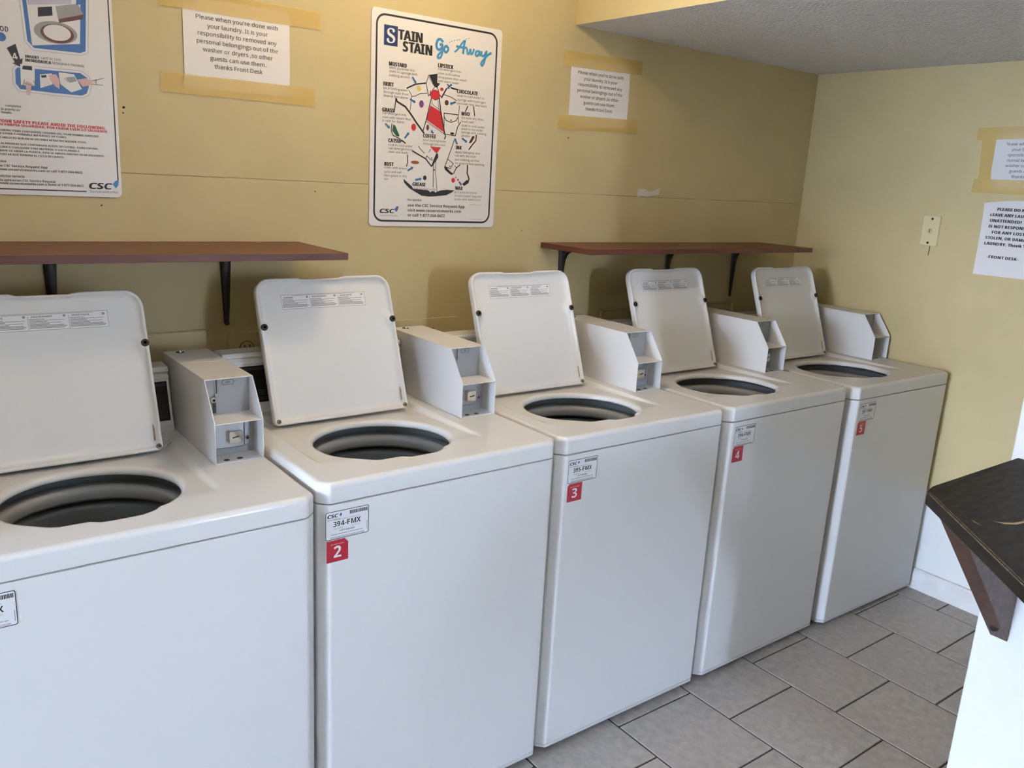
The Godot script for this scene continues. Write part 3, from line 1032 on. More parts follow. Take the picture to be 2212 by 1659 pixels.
# ---------------------------------------------------------------- shelves and wall fittings
func bracket_mesh() -> MB:
	# pressed steel shelf bracket: tapering arms along the wall and under the shelf, joined by a web
	var mb := MB.new()
	# wall arm: x half width tapers downwards, with a raised rib
	var rows = []
	for i in 13:
		var t := i / 12.0
		var y := -0.205 * t
		var hw := lerpf(0.0165, 0.0070, t)
		var d := lerpf(0.014, 0.0055, t)
		rows.append(PackedVector3Array([Vector3(-hw, y, 0.0), Vector3(-hw, y, d * 0.35), Vector3(-hw * 0.62, y, d), Vector3(hw * 0.62, y, d), Vector3(hw, y, d * 0.35), Vector3(hw, y, 0.0)]))
	rows.reverse()
	mb.bands(rows, false)
	var tip: PackedVector3Array = rows[0]
	var cap := PackedVector3Array()
	for i in 9:
		var a := PI * i / 8.0
		cap.append(Vector3(cos(a) * 0.0070, -0.205 - sin(a) * 0.0075, 0.0055))
	for i in 8: mb.tri(Vector3(0, -0.205, 0.0055), cap[i + 1], cap[i])
	for i in 8: mb.quad(cap[i], cap[i + 1], Vector3(cap[i + 1].x, cap[i + 1].y, 0), Vector3(cap[i].x, cap[i].y, 0))
	# shelf arm
	rows = []
	for i in 9:
		var t := i / 8.0
		var z := 0.225 * t
		var hw := lerpf(0.0165, 0.0070, t)
		var d := lerpf(0.014, 0.0055, t)
		rows.append(PackedVector3Array([Vector3(hw, 0.0, z), Vector3(hw, -d * 0.35, z), Vector3(hw * 0.62, -d, z), Vector3(-hw * 0.62, -d, z), Vector3(-hw, -d * 0.35, z), Vector3(-hw, 0.0, z)]))
	rows.reverse()
	mb.bands(rows, false)
	mb.quad(Vector3(-0.0070, 0, 0.225), Vector3(-0.0070, -0.0055, 0.225), Vector3(0.0070, -0.0055, 0.225), Vector3(0.0070, 0, 0.225))
	# curved web in the corner
	for s in [-1.0, 1.0]:
		var p := PackedVector2Array([Vector2(0, 0)])
		for i in 9:
			var a := PI / 2 * i / 8.0
			p.append(Vector2(0.062 - 0.050 * sin(a), -(0.062 - 0.050 * cos(a))))
		mb.T = Transform3D(Basis(Vector3(0, 0, 1), Vector3(0, 1, 0), Vector3(-1, 0, 0)), Vector3(s * 0.008, 0, 0))
		mb.prism(p, -0.001, 0.001)
	mb.T = Transform3D.IDENTITY
	return mb

func build_shelves() -> void:
	var br := bracket_mesh().done()
	for s in [
		{"x0": -3.415, "x1": -2.352, "d": 0.318, "y": 1.362, "t": 0.0165, "turn": 0.0, "at": [-2.984, -2.561], "label": "mahogany laminate wall shelf above the unnumbered washer and washer 2"},
		{"x0": -1.463, "x1": -0.238, "d": 0.258, "y": 1.360, "t": 0.0165, "turn": -0.006, "at": [-1.365, -0.815, -0.408], "label": "mahogany laminate wall shelf above washers 4 and 5"}]:
		var o := thing("wall_shelf", s.label, "shelf", Vector3(s.x0, s.y, BACK), "wall shelves above the washers")
		var l: float = s.x1 - s.x0
		var b := MB.new()
		b.box(Vector3(0, -s.t, 0.0005), Vector3(l, 0, s.d), 0.0008)
		put("board", b, M.shelf, o)
		var e := MB.new()
		e.box(Vector3(0, -s.t - 0.001, s.d), Vector3(l, -0.0004, s.d + 0.0015), 0.0004)
		e.box(Vector3(l, -s.t - 0.001, 0.0005), Vector3(l + 0.0012, -0.0004, s.d + 0.0012), 0.0004)
		e.box(Vector3(-0.0012, -s.t - 0.001, 0.0005), Vector3(0, -0.0004, s.d + 0.0012), 0.0004)
		put("edge_band", e, M.shelf_edge, o, "dark reddish edge band")
		for x in s.at:
			var k := put("bracket", br, M.bracket, o, "black tapered steel bracket")
			k.position = Vector3(x - s.x0, -s.t, 0.0005)
			if s.d < 0.3: k.scale.z = 0.9

func build_wall_fittings() -> void:
	# plates and utility boxes painted over with the wall, behind the washers
	var o := thing("utility_plate", "wall-coloured cover plate low on the back wall behind the unnumbered washer", "cover plate", Vector3(-2.90, 0.98, BACK))
	var mb := MB.new()
	mb.prism(round_rect(0.0, 0.0, 0.285, 0.144, 0.006), 0.0, 0.007, 0.003)
	put("plate", mb, M.plate_paint, o)
	o = thing("outlet_plate", "wall-coloured outlet plate behind washer 2", "outlet", Vector3(-2.561, 0.985, BACK))
	mb = MB.new()
	mb.prism(round_rect(0.0, 0.0, 0.115, 0.128, 0.014), 0.0, 0.010, 0.004)
	put("plate", mb, M.plate_paint, o)
	for rx in [0.052]:
		var r := MB.new()
		r.T = Transform3D(Basis.IDENTITY, Vector3(rx, 0.083, 0.0))
		r.prism(oval(0, 0, 0.0185, 0.0165), 0.009, 0.0125, 0.001)
		var rc := put("receptacle", r, M.plate_paint, o, "grounded receptacle")
		var d := MB.new()
		d.T = r.T
		outline(d, oval(0, 0, 0.0205, 0.0185), oval(0, 0, 0.0188, 0.0168), 0.0103)
		d.box(Vector3(-0.0085, -0.0015, 0.0125), Vector3(-0.0060, 0.0095, 0.0127))
		d.box(Vector3(0.0060, -0.0015, 0.0125), Vector3(0.0085, 0.0085, 0.0127))
		d.flat(oval(0.0, -0.0085, 0.0028, 0.0028), 0.0127)
		put("slot", d, M.hole, rc)
	o = thing("access_panel", "wide wall-coloured access panel on the back wall behind washer 3", "access panel", Vector3(-2.06, 0.955, BACK))
	mb = MB.new()
	mb.box(Vector3(0, 0, 0), Vector3(0.26, 0.163, 0.006), 0.0012)
	put("plate", mb, M.plate_paint, o)
	mb = MB.new()
	mb.box(Vector3(0.075, 0.122, 0.006), Vector3(0.168, 0.130, 0.0066))
	put("slot", mb, M.hole, o)
	for k in [[-1.160, 0], [-0.565, 1]]:
		o = thing("outlet_box", ["shadowed recess box on the back wall behind washer 4", "shadowed recess box in the gap between washers 4 and 5"][k[1]], "outlet box", Vector3(k[0], 0.97, BACK))
		mb = MB.new()
		for e in [[0.0, 0.006, 0.0, 0.142], [0.174, 0.180, 0.0, 0.142], [0.0, 0.18, 0.136, 0.142], [0.0, 0.18, 0.0, 0.006]]:
			mb.box(Vector3(e[0], e[2], 0.0), Vector3(e[1], e[3], 0.014), 0.001)
		put("frame", mb, M.plate_paint, o)
		mb = MB.new()
		mb.box(Vector3(0.006, 0.006, 0.0), Vector3(0.174, 0.136, 0.003))
		put("recess", mb, M.plate_paint, o)
	# torn bit of white tape
	mb = MB.new()
	mb.prism(pairs([0, 2, 30, 9, 55, 6, 82, 12, 118, 16, 121, 40, 100, 36, 84, 28, 60, 26, 38, 36, 4, 34]), 0.0, 0.0008)
	var scrap := put(numbered("tape_scrap"), mb, M.tape_white, self)
	scrap.position = Vector3(-1.017, 1.524, BACK)
	tag(scrap, "torn scrap of white tape on the khaki wall", "tape")
	# blank switch plate on the side wall
	o = thing("switch_plate", "cream wall plate with two dark screws and a dangling wire", "switch plate", Vector3(SIDE, 1.402, -0.208))
	o.rotation.y = -PI / 2
	mb = MB.new()
	mb.prism(round_rect(0, 0, 0.070, 0.117, 0.007), 0.0, 0.006, 0.0022)
	put("plate", mb, M.cream, o)
	for sp in [[0.037, 0.105], [0.033, 0.012]]:
		var s := MB.new()
		s.T = Transform3D(Basis(Vector3.RIGHT, PI / 2), Vector3(sp[0], sp[1], 0.006))
		s.lathe([Vector2(0.0046, 0.0), Vector2(0.004, 0.0012), Vector2(0.0, 0.0016)], Vector3.ZERO, 14)
		put("screw", s, M.hole, o, "dark screw head")
	mb = MB.new()
	outline(mb, oval(0.035, 0.058, 0.0085, 0.0095), oval(0.035, 0.058, 0.0070, 0.0080), 0.0062)
	mb.box(Vector3(0.032, 0.053, 0.006), Vector3(0.036, 0.064, 0.0085), 0.001)
	put("stub", mb, M.ink_rust, o)
	mb = MB.new()
	mb.tube([Vector3(0.043, 0.0, 0.002), Vector3(0.044, -0.012, 0.004), Vector3(0.0425, -0.026, 0.003), Vector3(0.043, -0.036, 0.004)], 0.0011, 6)
	put("wire", mb, M.hole, o)


# ---------------------------------------------------------------- posters
func ink(c: String) -> Material:
	return {"k": M.ink, "r": M.ink_red, "g": M.ink_green, "b": M.ink_brown, "d": M.ink_brown, "o": M.ink_rust, "v": M.ink_violet, "y": M.ink_yellow, "u": M.ink_blue, "w": M.board_white, "n": M.ink_grey, "p": M.ink_pink, "l": M.ink_lilac, "B": M.ink}[c]

func build_stain_poster() -> void:
	var o := thing("stain_poster", "white stain removal poster with a shirt and red tie drawing", "poster", Vector3(-2.131, 1.409, BACK + 0.0004))
	var w := 0.457
	var h := 0.610
	var mb := MB.new()
	mb.prism(round_rect(0, 0, w, h, 0.012), 0.0, 0.0035, 0.0006)
	put("board", mb, M.board_white, o)
	var z := 0.0038
	mb = MB.new()
	outline(mb, round_rect(0.0140, 0.0130, 0.4400, 0.5975, 0.030), round_rect(0.0195, 0.0185, 0.4345, 0.5920, 0.0250), z)
	put("border", mb, M.ink, o, "black rounded border line")
	# drawing: lines in black, fills in colour
	mb = MB.new()
	for l in ink_lines: mb.stroke(Array(pairs(l[1])), l[0] * 0.00135, z + 0.0002)
	put("shirt_outline", mb, M.ink, o, "black brush outline of a shirt").set_meta("kind", "stuff")
	for p in ink_polys:
		if p[0] != "k": continue
		mb = MB.new()
		mb.flat(pairs(p[1]), z + 0.0001)
		put("shirt_black", mb, M.ink, o)  # solid black printed shapes of the drawing
	for p in ink_polys:
		if p[0] == "k": continue
		mb = MB.new()
		mb.flat(pairs(p[1]), z + 0.0001)
		if p[0] == "r": put("tie", mb, ink("r"), o, "red tie")
		else: put("stain", mb, ink(p[0]), o)
	for p in ink_spots:
		mb = MB.new()
		mb.flat(oval(p[1] * 0.001, p[2] * 0.001, p[3] * 0.001, p[4] * 0.001), z + 0.0003)
		put("button" if p[0] == "k" else "stain", mb, ink(p[0]), o)
	for a in ink_arrows:
		mb = MB.new()
		var p := pairs(a)
		var d := (p[1] - p[0]).normalized()
		var s := Vector2(-d.y, d.x)
		mb.flat(PackedVector2Array([p[0] - s * 0.0028, p[1] - d * 0.007 - s * 0.0028, p[1] - d * 0.007 - s * 0.0056, p[1], p[1] - d * 0.007 + s * 0.0056, p[1] - d * 0.007 + s * 0.0028, p[0] + s * 0.0028]), z + 0.0004)
		put("arrow", mb, M.ink_blue, o)
	# title
	mb = MB.new()
	mb.flat(PackedVector2Array([Vector2(0.040, 0.513), Vector2(0.0845, 0.513), Vector2(0.0845, 0.568), Vector2(0.040, 0.568)]), z)
	put("title_block", mb, M.ink_navy, o, "navy square behind the first letter")
	var st := pen()
	write(st, "S", 0.0625, 0.520, 0.041, 0.028, "serif_bold", z + 0.0003, 0.5)
	put("title_initial", st.commit(), M.board_white, o)
	st = pen()
	write(st, "TAIN", 0.0870, 0.534, 0.0275, 0.080, "heavy", z + 0.0002)
	write(st, "STAIN", 0.1030, 0.503, 0.0285, 0.098, "heavy", z + 0.0002)
	put("title", st.commit(), M.ink, o, "heavy black title words")
	# brush script
	mb = MB.new()
	for s in [
		[[238, 548, 229, 553, 220, 549, 216, 535, 220, 525, 229, 524, 236, 533, 236, 539, 229, 538], 5.0], [[236, 539, 238, 520, 232, 503, 222, 500, 224, 509, 238, 521], 4.2],
		[[254, 537, 246, 534, 244, 524, 250, 519, 257, 525, 257, 533, 250, 536], 4.6],
		[[282, 524, 293, 534, 310, 556, 318, 561], 3.6], [[317, 560, 314, 545, 312, 524], 5.0], [[288, 541, 305, 540, 324, 541], 4.4],
		[[326, 538, 328, 526, 334, 527, 338, 538, 341, 526, 347, 529, 351, 540], 4.4], [[370, 537, 361, 535, 358, 526, 364, 523, 371, 531, 372, 537, 374, 525], 4.4],
		[[380, 537, 381, 527, 389, 526, 396, 537], 4.4], [[399, 541, 396, 525, 391, 507, 384, 497, 380, 503, 388, 514, 404, 530, 416, 537], 4.4]]:
		var q := pairs(s[0])
		var cur := Curve2D.new()
		for i in q.size():
			var t: Vector2 = (q[mini(i + 1, q.size() - 1)] - q[maxi(i - 1, 0)]) / 6.0
			cur.add_point(q[i], -t, t)
		cur.bake_interval = 0.0025
		mb.stroke(Array(cur.get_baked_points()), s[1] * 0.0015, z + 0.0002)
	for p in [[262, 549], [270, 553], [279, 556], [289, 559], [297, 561], [322, 566], [331, 569]]: mb.flat(oval(p[0] * 0.001, p[1] * 0.001, 0.0024, 0.0014, 0.3, 8), z + 0.0002)
	put("script_title", mb, M.ink_sky, o, "blue brush lettering")
	# captions
	var bold := pen()
	var plain := pen()
	var foot := pen()
	var grey := pen()
	for t in stain_text:
		var s: String = t[0]
		if s in ["S", "TAIN", "STAIN", "Go Away"]: continue
		var x: float = t[1] * 0.001
		var y: float = t[2] * 0.001
		var wd: float = t[3] * 0.001
		if s == "CSC": write(foot, s, x, y, 0.0125, wd, "heavy_slant", z + 0.0005)
		elif s == "ServiceWorks": write(grey, s, x, y, 0.0058, wd, "plain", z + 0.0005)
		elif s in ["download now", "csc service app"]: write(grey, s, x, y, 0.0032, wd, "plain", z + 0.0005)
		elif y < 0.085 and x > 0.1 and x < 0.2: write(foot, s, x, y, 0.0085 if s != "For service" else 0.0065, wd, "bold", z + 0.0005)
		elif s == s.to_upper(): write(bold, s, x, y, 0.0110, wd, "heavy", z + 0.0005)
		else: write(plain, s, x, y, 0.0064, wd, "plain", z + 0.0005)
	put("captions", bold.commit(), M.ink, o, "heavy black stain names")
	put("instructions", plain.commit(), M.ink_soft, o, "small grey instructions")
	put("service_line", foot.commit(), M.ink, o)
	put("fine_print", grey.commit(), M.ink_grey, o)
	mb = MB.new()
	mb.flat(pairs([86, 51, 92, 42, 98, 51, 92, 58]), z + 0.0004)
	mb.flat(pairs([91, 57, 98, 52, 100, 58, 95, 60]), z + 0.0004)
	put("emblem", mb, M.ink_blue, o, "blue leaf emblem")

func build_guide_poster() -> void:
	var o := thing("washer_guide_poster", "white washer instruction poster with blue picture frames and red warning lines", "poster", Vector3(-3.269, 1.470, BACK + 0.0004))
	var w := 0.457
	var h := 0.610
	var z := 0.0038
	var mb := MB.new()
	mb.prism(round_rect(0, 0, w, h, 0.012), 0.0, 0.0035, 0.0006)
	put("board", mb, M.board_white, o)
	mb = MB.new()
	mb.stroke([Vector2(0.4490, 0.597), Vector2(0.4490, 0.042)], 0.0026, z)
	mb.stroke([Vector2(0.014, 0.0125), Vector2(0.376, 0.0125)], 0.0026, z)
	put("border", mb, M.ink, o, "black border line")
	# picture panels, painted in order
	var k := 0
	for p in guide_polys:
		var q := pairs(p[1])
		# the top picture runs on above the edge of the photograph
		if k == 0 or k == 1:
			for i in q.size():
				if q[i].y > 0.43: q[i].y = 0.545
		if p[0] == "u" and k in [0, 8]:
			for g in Geometry2D.offset_polygon(q, 0.0062, Geometry2D.JOIN_ROUND):
				mb = MB.new()
				mb.flat(g, z)
				put("picture_frame", mb, M.ink_lilac, o)
			for g in Geometry2D.offset_polygon(q, 0.0046, Geometry2D.JOIN_ROUND):
				mb = MB.new()
				mb.flat(g, z + 0.00005)
				put("picture_frame", mb, M.board_white, o)
		mb = MB.new()
		mb.flat(q, z + 0.0001 + 0.00004 * k)
		put("picture", mb, ink(p[0]), o)
		if k == 1:
			var j := 0
			for e in guide_spots:
				mb = MB.new()
				mb.flat(oval(e[1] * 0.001, e[2] * 0.001, e[3] * 0.001, e[4] * 0.001, 0.0, 32), z + 0.00016 + 0.000006 * j)
				put("picture", mb, ink(e[0]), o)
				j += 1
		k += 1
	mb = MB.new()
	mb.flat(oval(0.224, 0.343, 0.0095, 0.0095), z + 0.0001)
	put("blue_spot", mb, M.ink_blue, o)
	# fine outlines of cuffs
	mb = MB.new()
	for l in [[263, 257, 259, 242], [281, 257, 287, 241], [262, 249, 282, 246], [334, 266, 336, 250], [345, 268, 352, 262], [404, 270, 430, 278], [402, 262, 428, 262], [412, 274, 413, 262]]:
		mb.stroke(Array(pairs(l)), 0.0011, z + 0.0012)
	put("outlines", mb, M.ink_soft, o)
	var red := pen()
	var blk := pen()
	var gry := pen()
	for t in guide_text:
		var st: SurfaceTool = red if t[0] == "r" else gry if t[0] == "n" else blk
		var kind := "bold"
		if t[1] == "CSC": kind = "heavy_slant"
		elif t[0] in ["B", "r"]: kind = "heavy"
		elif t[1] in ["card or coin", "la tarjeta o moneda"]: kind = "plain"
		write(st, t[1], t[2] * 0.001, t[3] * 0.001, t[5] * 0.001, t[4] * 0.001, kind, z + 0.0003)
	put("warning_lines", red.commit(), M.ink_red, o, "red safety lines")
	put("instructions", blk.commit(), M.ink, o)
	put("fine_print", gry.commit(), M.ink_grey, o)
	var four := pen()
	write(four, "4", 0.249, 0.299, 0.0135, 0.0, "bold", z + 0.0008, 0.5, Transform3D.IDENTITY, 0.25)
	put("step_number", four.commit(), M.board_white, o)
	mb = MB.new()
	mb.flat(pairs([436, 32, 443, 22, 450, 31, 443, 40]), z + 0.0003)
	mb.flat(pairs([441, 38, 449, 33, 451, 40, 446, 42]), z + 0.0003)
	put("emblem", mb, M.ink_sky, o, "blue leaf emblem")


# ---------------------------------------------------------------- taped notices
func tape_strip(o: Node3D, x: float, y: float, w: float, h: float, turn: float, z: float, seed_: int) -> void:
	var rng := RandomNumberGenerator.new()
	rng.seed = seed_
	var p := PackedVector2Array()
	for i in 5: p.append(Vector2(lerpf(-w / 2, w / 2, i / 4.0), -h / 2 + rng.randf_range(-0.0006, 0.0006)).rotated(turn) + Vector2(x, y))
	for i in 4: p.append(Vector2(w / 2 + rng.randf_range(-0.0015, 0.0015), lerpf(-h / 2, h / 2, (i + 0.5) / 4.0)).rotated(turn) + Vector2(x, y))
	for i in 5: p.append(Vector2(lerpf(w / 2, -w / 2, i / 4.0), h / 2 + rng.randf_range(-0.0006, 0.0006)).rotated(turn) + Vector2(x, y))
	for i in 4: p.append(Vector2(-w / 2 + rng.randf_range(-0.0015, 0.0015), lerpf(h / 2, -h / 2, (i + 0.5) / 4.0)).rotated(turn) + Vector2(x, y))
	var mb := MB.new()
	mb.flat(p, z)
	put("tape", mb, M.tape, o, "strip of yellowed clear tape")

func sheet(w: float, h: float, lift: float) -> MB:
	# a sheet that stands off the wall a little along its free side edges
	var mb := MB.new()
	var rows = []
	for i in 13:
		var r := PackedVector3Array()
		for j in 15:
			var u := j / 14.0
			var t := i / 12.0
			r.append(Vector3(u * w, t * h, 0.0008 + lift * pow(absf(u * 2 - 1), 3.0) * sin(PI * t)))
		rows.append(r)
	mb.grid(rows, false)
	var rim = []
	for r in rows:
		var q := PackedVector3Array()
		for p in r: q.append(p - Vector3(0, 0, 0.00025))
		q.reverse()
		rim.append(q)
	mb.grid(rim, false)
	return mb

const NOTE = ["Please when you're done with", "your laundry. It is your", "responsibility to removed any", "personal belongings out of the", "washer or dryers ,so other", "guests can use them.", "thanks Front Desk"]

func notice_text(o: Node3D, cx: float, y: float, step: float, cap: float, widths: Array) -> void:
	var st := pen()
	for i in NOTE.size(): write(st, NOTE[i], cx, y - step * i, cap, widths[i], "plain", 0.0016, 0.5)
	put("lettering", st.commit(), M.ink, o)

func build_notices() -> void:
	var wd = [0.212, 0.157, 0.205, 0.211, 0.182, 0.147, 0.126]
	var o := thing("laundry_notice", "taped paper notice beside the washer instruction poster", "notice", Vector3(-2.650, 1.7500, BACK + 0.0004))
	put("sheet", sheet(0.277, 0.216, 0.0015), M.paper, o)
	notice_text(o, 0.1385, 0.1655, 0.0190, 0.0102, wd)
	tape_strip(o, 0.154, 0.2065, 0.424, 0.047, 0.0, 0.0026, 3)
	tape_strip(o, 0.1455, 0.0065, 0.409, 0.047, 0.002, 0.0026, 4)
	o = thing("laundry_notice", "taped paper notice under the corner of the dropped ceiling", "notice", Vector3(-1.379, 1.7590, BACK + 0.0004))
	o.rotation.z = 0.012
	put("sheet", sheet(0.277, 0.216, 0.0015), M.paper, o)
	notice_text(o, 0.1385, 0.1685, 0.0192, 0.0102, wd)
	tape_strip(o, 0.149, 0.2135, 0.368, 0.048, 0.010, 0.0026, 5)
	tape_strip(o, 0.143, 0.0100, 0.378, 0.048, 0.012, 0.0026, 6)
	# side wall
	o = thing("laundry_notice", "taped paper notice above the block-letter notice on the side wall", "notice", Vector3(SIDE - 0.0004, 1.6300, 0.012))
	o.rotation.y = -PI / 2
	put("sheet", sheet(0.277, 0.216, 0.003), M.paper, o)
	notice_text(o, 0.1385, 0.1560, 0.0190, 0.0102, wd)
	tape_strip(o, 0.130, 0.2020, 0.40, 0.044, 0.03, 0.0042, 8)
	tape_strip(o, 0.140, 0.0090, 0.39, 0.050, 0.0, 0.0042, 9)
	tape_strip(o, -0.020, 0.0950, 0.046, 0.200, 0.05, 0.0040, 10)
	o = thing("front_desk_notice", "white front desk notice in heavy block capitals with a curling top corner", "notice", Vector3(SIDE - 0.0004, 1.3150, 0.016))
	o.rotation.y = -PI / 2
	var mb := MB.new()
	var rows = []
	for i in 13:
		var r := PackedVector3Array()
		for j in 11:
			var u := j / 10.0
			var t := i / 12.0
			var lift := 0.012 * pow(t, 4.0) * (1.0 - smoothstep(0.0, 0.55, u)) + 0.010 * pow(t, 5.0) * smoothstep(0.45, 1.0, u)
			r.append(Vector3(u * 0.216, t * 0.279 - 0.016 * pow(t, 6.0) * pow(1.0 - u, 3.0), 0.0008 + lift))
		rows.append(r)
	mb.grid(rows, false)
	var rim = []
	for r in rows:
		var q := PackedVector3Array()
		for p in r: q.append(p - Vector3(0, 0, 0.00025))
		q.reverse()
		rim.append(q)
	mb.grid(rim, false)
	put("sheet", mb, M.paper, o)
	var st := pen()
	var lines = [["PLEASE DO NOT", 0.2385, 0.118], ["LEAVE ANY LAUNDRY", 0.2175, 0.160], ["UNATTENDED!", 0.1965, 0.110], ["IS NOT RESPONSIBLE", 0.1755, 0.163], ["FOR ANY LOST,", 0.1545, 0.118], ["STOLEN, OR DAMAGED", 0.1335, 0.172], ["LAUNDRY. Thank You", 0.1125, 0.165], ["-FRONT DESK-", 0.0640, 0.110]]
	var lx = [0.048, 0.026, 0.028, 0.026, 0.042, 0.022, 0.022, 0.040]
	for i in lines.size():
		var y: float = lines[i][1]
		var t := y / 0.279
		write(st, lines[i][0], lx[i], y, 0.0105, lines[i][2], "heavy", 0.0014 + 0.012 * pow(t + 0.04, 4.0) * 0.75)
	put("lettering", st.commit(), M.ink, o)


# ---------------------------------------------------------------- counter
func build_counter() -> void:
	var o := thing("folding_counter", "dark worn wooden counter with a clipped corner on a diagonal brace", "counter", Vector3(0, 0, 0))
	# plan outline (x, z)
	var p := PackedVector2Array([Vector2(-1.2205, 0.7515), Vector2(-1.612, 0.7480), Vector2(-1.650, 0.7560), Vector2(-1.985, 1.113), Vector2(-1.985, 2.05), Vector2(-1.2205, 2.05)])
	var q := PackedVector2Array()
	for a in p: q.append(Vector2(a.x, -a.y))
	var mb := MB.new()
	mb.T = Transform3D(Basis(Vector3(1, 0, 0), Vector3(0, 0, -1), Vector3(0, 1, 0)), Vector3(0, 0.972, 0))
	mb.prism(q, 0.0, 0.028)
	var top := put("top", mb, M.counter, o, "black-brown worn top")
	# edges rubbed through to the wood
	var e := MB.new()
	var run = [[1, 2], [2, 3]]
	for r in run:
		var a: Vector2 = p[r[0]]
		var b: Vector2 = p[r[1]]
		var d := (b - a).normalized()
		var nrm := Vector2(-d.y, d.x)
		if nrm.x > 0: nrm = -nrm
		var a3 := Vector3(a.x, 1.0, a.y)
		var b3 := Vector3(b.x, 1.0, b.y)
		var o3 := Vector3(nrm.x, 0, nrm.y)
		e.quad(a3 + o3 * 0.0012 - Vector3(0, 0.0035, 0), b3 + o3 * 0.0012 - Vector3(0, 0.0035, 0), b3 - o3 * 0.0022 + Vector3(0, 0.0008, 0), a3 - o3 * 0.0022 + Vector3(0, 0.0008, 0))
	put("worn_edge", e, M.counter_edge, top, "worn edge with bare wood showing")
	var s := MB.new()
	s.T = Transform3D(Basis(Vector3(1, 0, 0), Vector3(0, 0, -1), Vector3(0, 1, 0)), Vector3(0, 1.0005, 0))
	s.flat(PackedVector2Array([Vector2(-1.700, -0.905), Vector2(-1.690, -0.918), Vector2(-1.672, -0.930), Vector2(-1.640, -0.938), Vector2(-1.640, -0.944), Vector2(-1.676, -0.937), Vector2(-1.695, -0.924)]), 0.0)
	s.flat(PackedVector2Array([Vector2(-1.730, -0.880), Vector2(-1.735, -0.890), Vector2(-1.742, -0.905), Vector2(-1.738, -0.890)]), 0.0)
	put("gouge", s, M.bare_wood, top, "bare wood gouge")
	# brace: a board on edge at 45 degrees from the wall to the underside
	var br := MB.new()
	br.T = Transform3D(Basis.IDENTITY, Vector3(0, 0, 0.772))
	br.prism(PackedVector2Array([Vector2(-1.2205, 0.549), Vector2(-1.2205, 0.676), Vector2(-1.5165, 0.972), Vector2(-1.6435, 0.972)]), 0.0, 0.040, 0.0015)
	var brace := put("brace", br, M.brace, o, "reddish brown diagonal brace")
	var bolt := MB.new()
	bolt.T = Transform3D(Basis(Vector3(0, 0, 1), PI / 4), Vector3(-1.262, 0.5895, 0.792))
	bolt.lathe([Vector2(0.010, -0.001), Vector2(0.009, -0.0005), Vector2(0.0, -0.0012)].map(func(a): return Vector2(a.x, -a.y)), Vector3.ZERO, 14)
	put("screw_recess", bolt, M.hole, brace)


# ---------------------------------------------------------------- drawing data, millimetres on the posters
var ink_lines = [[1.5,[193,448,185,426,184,423,194,388,215,417]],
[1.1,[193,442,213,418]],
[3.1,[119,403,148,417,184,424]],
[1.3,[126,397,135,385,136,381,147,383,164,392,189,395]],
[1.3,[136,381,134,367,131,339]],
[3.9,[83,370,87,362,115,350,134,331,154,308,181,280]],
[2.2,[83,370,78,332]],
[2.1,[205,386,199,364,188,318,178,286]],
[2.8,[232,386,238,351,255,287,259,276,256,268]],
[1.3,[188,315,255,282]],
[1.0,[205,367,239,350]],
[1.0,[207,380,207,367]],
[1.0,[227,382,232,351]],
[1.8,[224,416,233,395,240,388]],
[3.3,[240,388,257,416]],
[3.4,[273,420,283,418,297,417]],
[2.3,[259,428,265,425]],
[1.5,[247,398,274,393,295,384]],
[2.0,[251,344,302,343]],
[1.8,[251,344,253,285]],
[1.8,[253,332,259,323,277,319,295,325,302,336]],
[1.7,[302,343,304,318]],
[1.7,[259,282,295,280]],
[1.5,[306,370,304,344]],
[2.1,[312,322,302,307,295,280]],
[2.6,[337,371,329,356]],
[2.5,[359,372,364,345]],
[1.9,[71,298,69,279,75,266,99,257]],
[1.6,[201,404,199,392,206,383,218,379,230,384,234,395]],
[2.9,[106,253,118,246]],
[1.5,[164,240,168,234,185,221]],
[3.0,[143,225,164,216,190,205,212,183]],
[1.5,[192,207,194,214,208,203,216,203]],
[1.4,[201,225,207,234]],
[1.7,[218,200,220,121]],
[1.4,[227,207,227,167,235,108]],
[1.9,[291,265,271,212,259,182]],
[1.6,[271,208,291,196,281,180,262,185]],
[2.3,[293,165,303,183,316,193]],
[1.6,[297,189,303,184]],
[2.9,[374,288,373,271,360,257,348,242]],
[2.3,[126,212,127,192,124,179]],
[3.4,[345,193,345,169,353,152,350,144]]]
var ink_polys = [["k",[193,448,223,455,223,429,234,428,222,414,213,418]],
["r",[201,362,239,347,254,287,189,319]],
["g",[76,297,83,293,97,267,95,263,86,265,72,279]],
["r",[204,242,244,242,229,222,225,225]],
["k",[227,222,234,223,235,211,215,183,211,185,220,207]],
["k",[258,186,265,185,280,172,293,165,287,161,281,163,261,176]],
["b",[359,284,365,285,367,280,357,264,350,261,347,263]],
["k",[114,142,117,140,145,120,148,114,203,111,211,105,215,109,225,109,228,105,246,112,270,115,300,114,287,106,269,98,232,94,206,92,179,94,155,105,135,115,117,131]],
["k",[328,135,344,148,353,146,352,139,335,129]]]
var ink_spots = [["r",217,394,16.5,14.4],["b",194,297,4.6,8.7],["v",170,363,8.0,10.6],["y",160,406,7.2,7.7],["r",240,412,6.4,4.7],["d",259,375,7.1,7.9],["r",145,294,8.3,10.3],["k",277,325,2.4,1.9],["k",283,286,7.6,3.6],["k",211,208,2.0,2.0],["k",222,173,2.6,2.2],["k",279,187,2.3,2.0],["o",153,192,14.5,4.9],["k",189,148,6.2,7.0],["r",293,145,6.9,7.5],["r",302,154,2.3,2.4],["r",311,147,3.4,3.3]]
var ink_arrows = [[136,436,150,419],[130,373,150,365],[292,380,270,372],[275,430,259,416],[49,297,65,284],[115,260,130,278],[215,281,205,290],[128,166,147,178],[155,140,178,145],[320,275,340,263],[303,255,292,273],[315,142,326,130]]
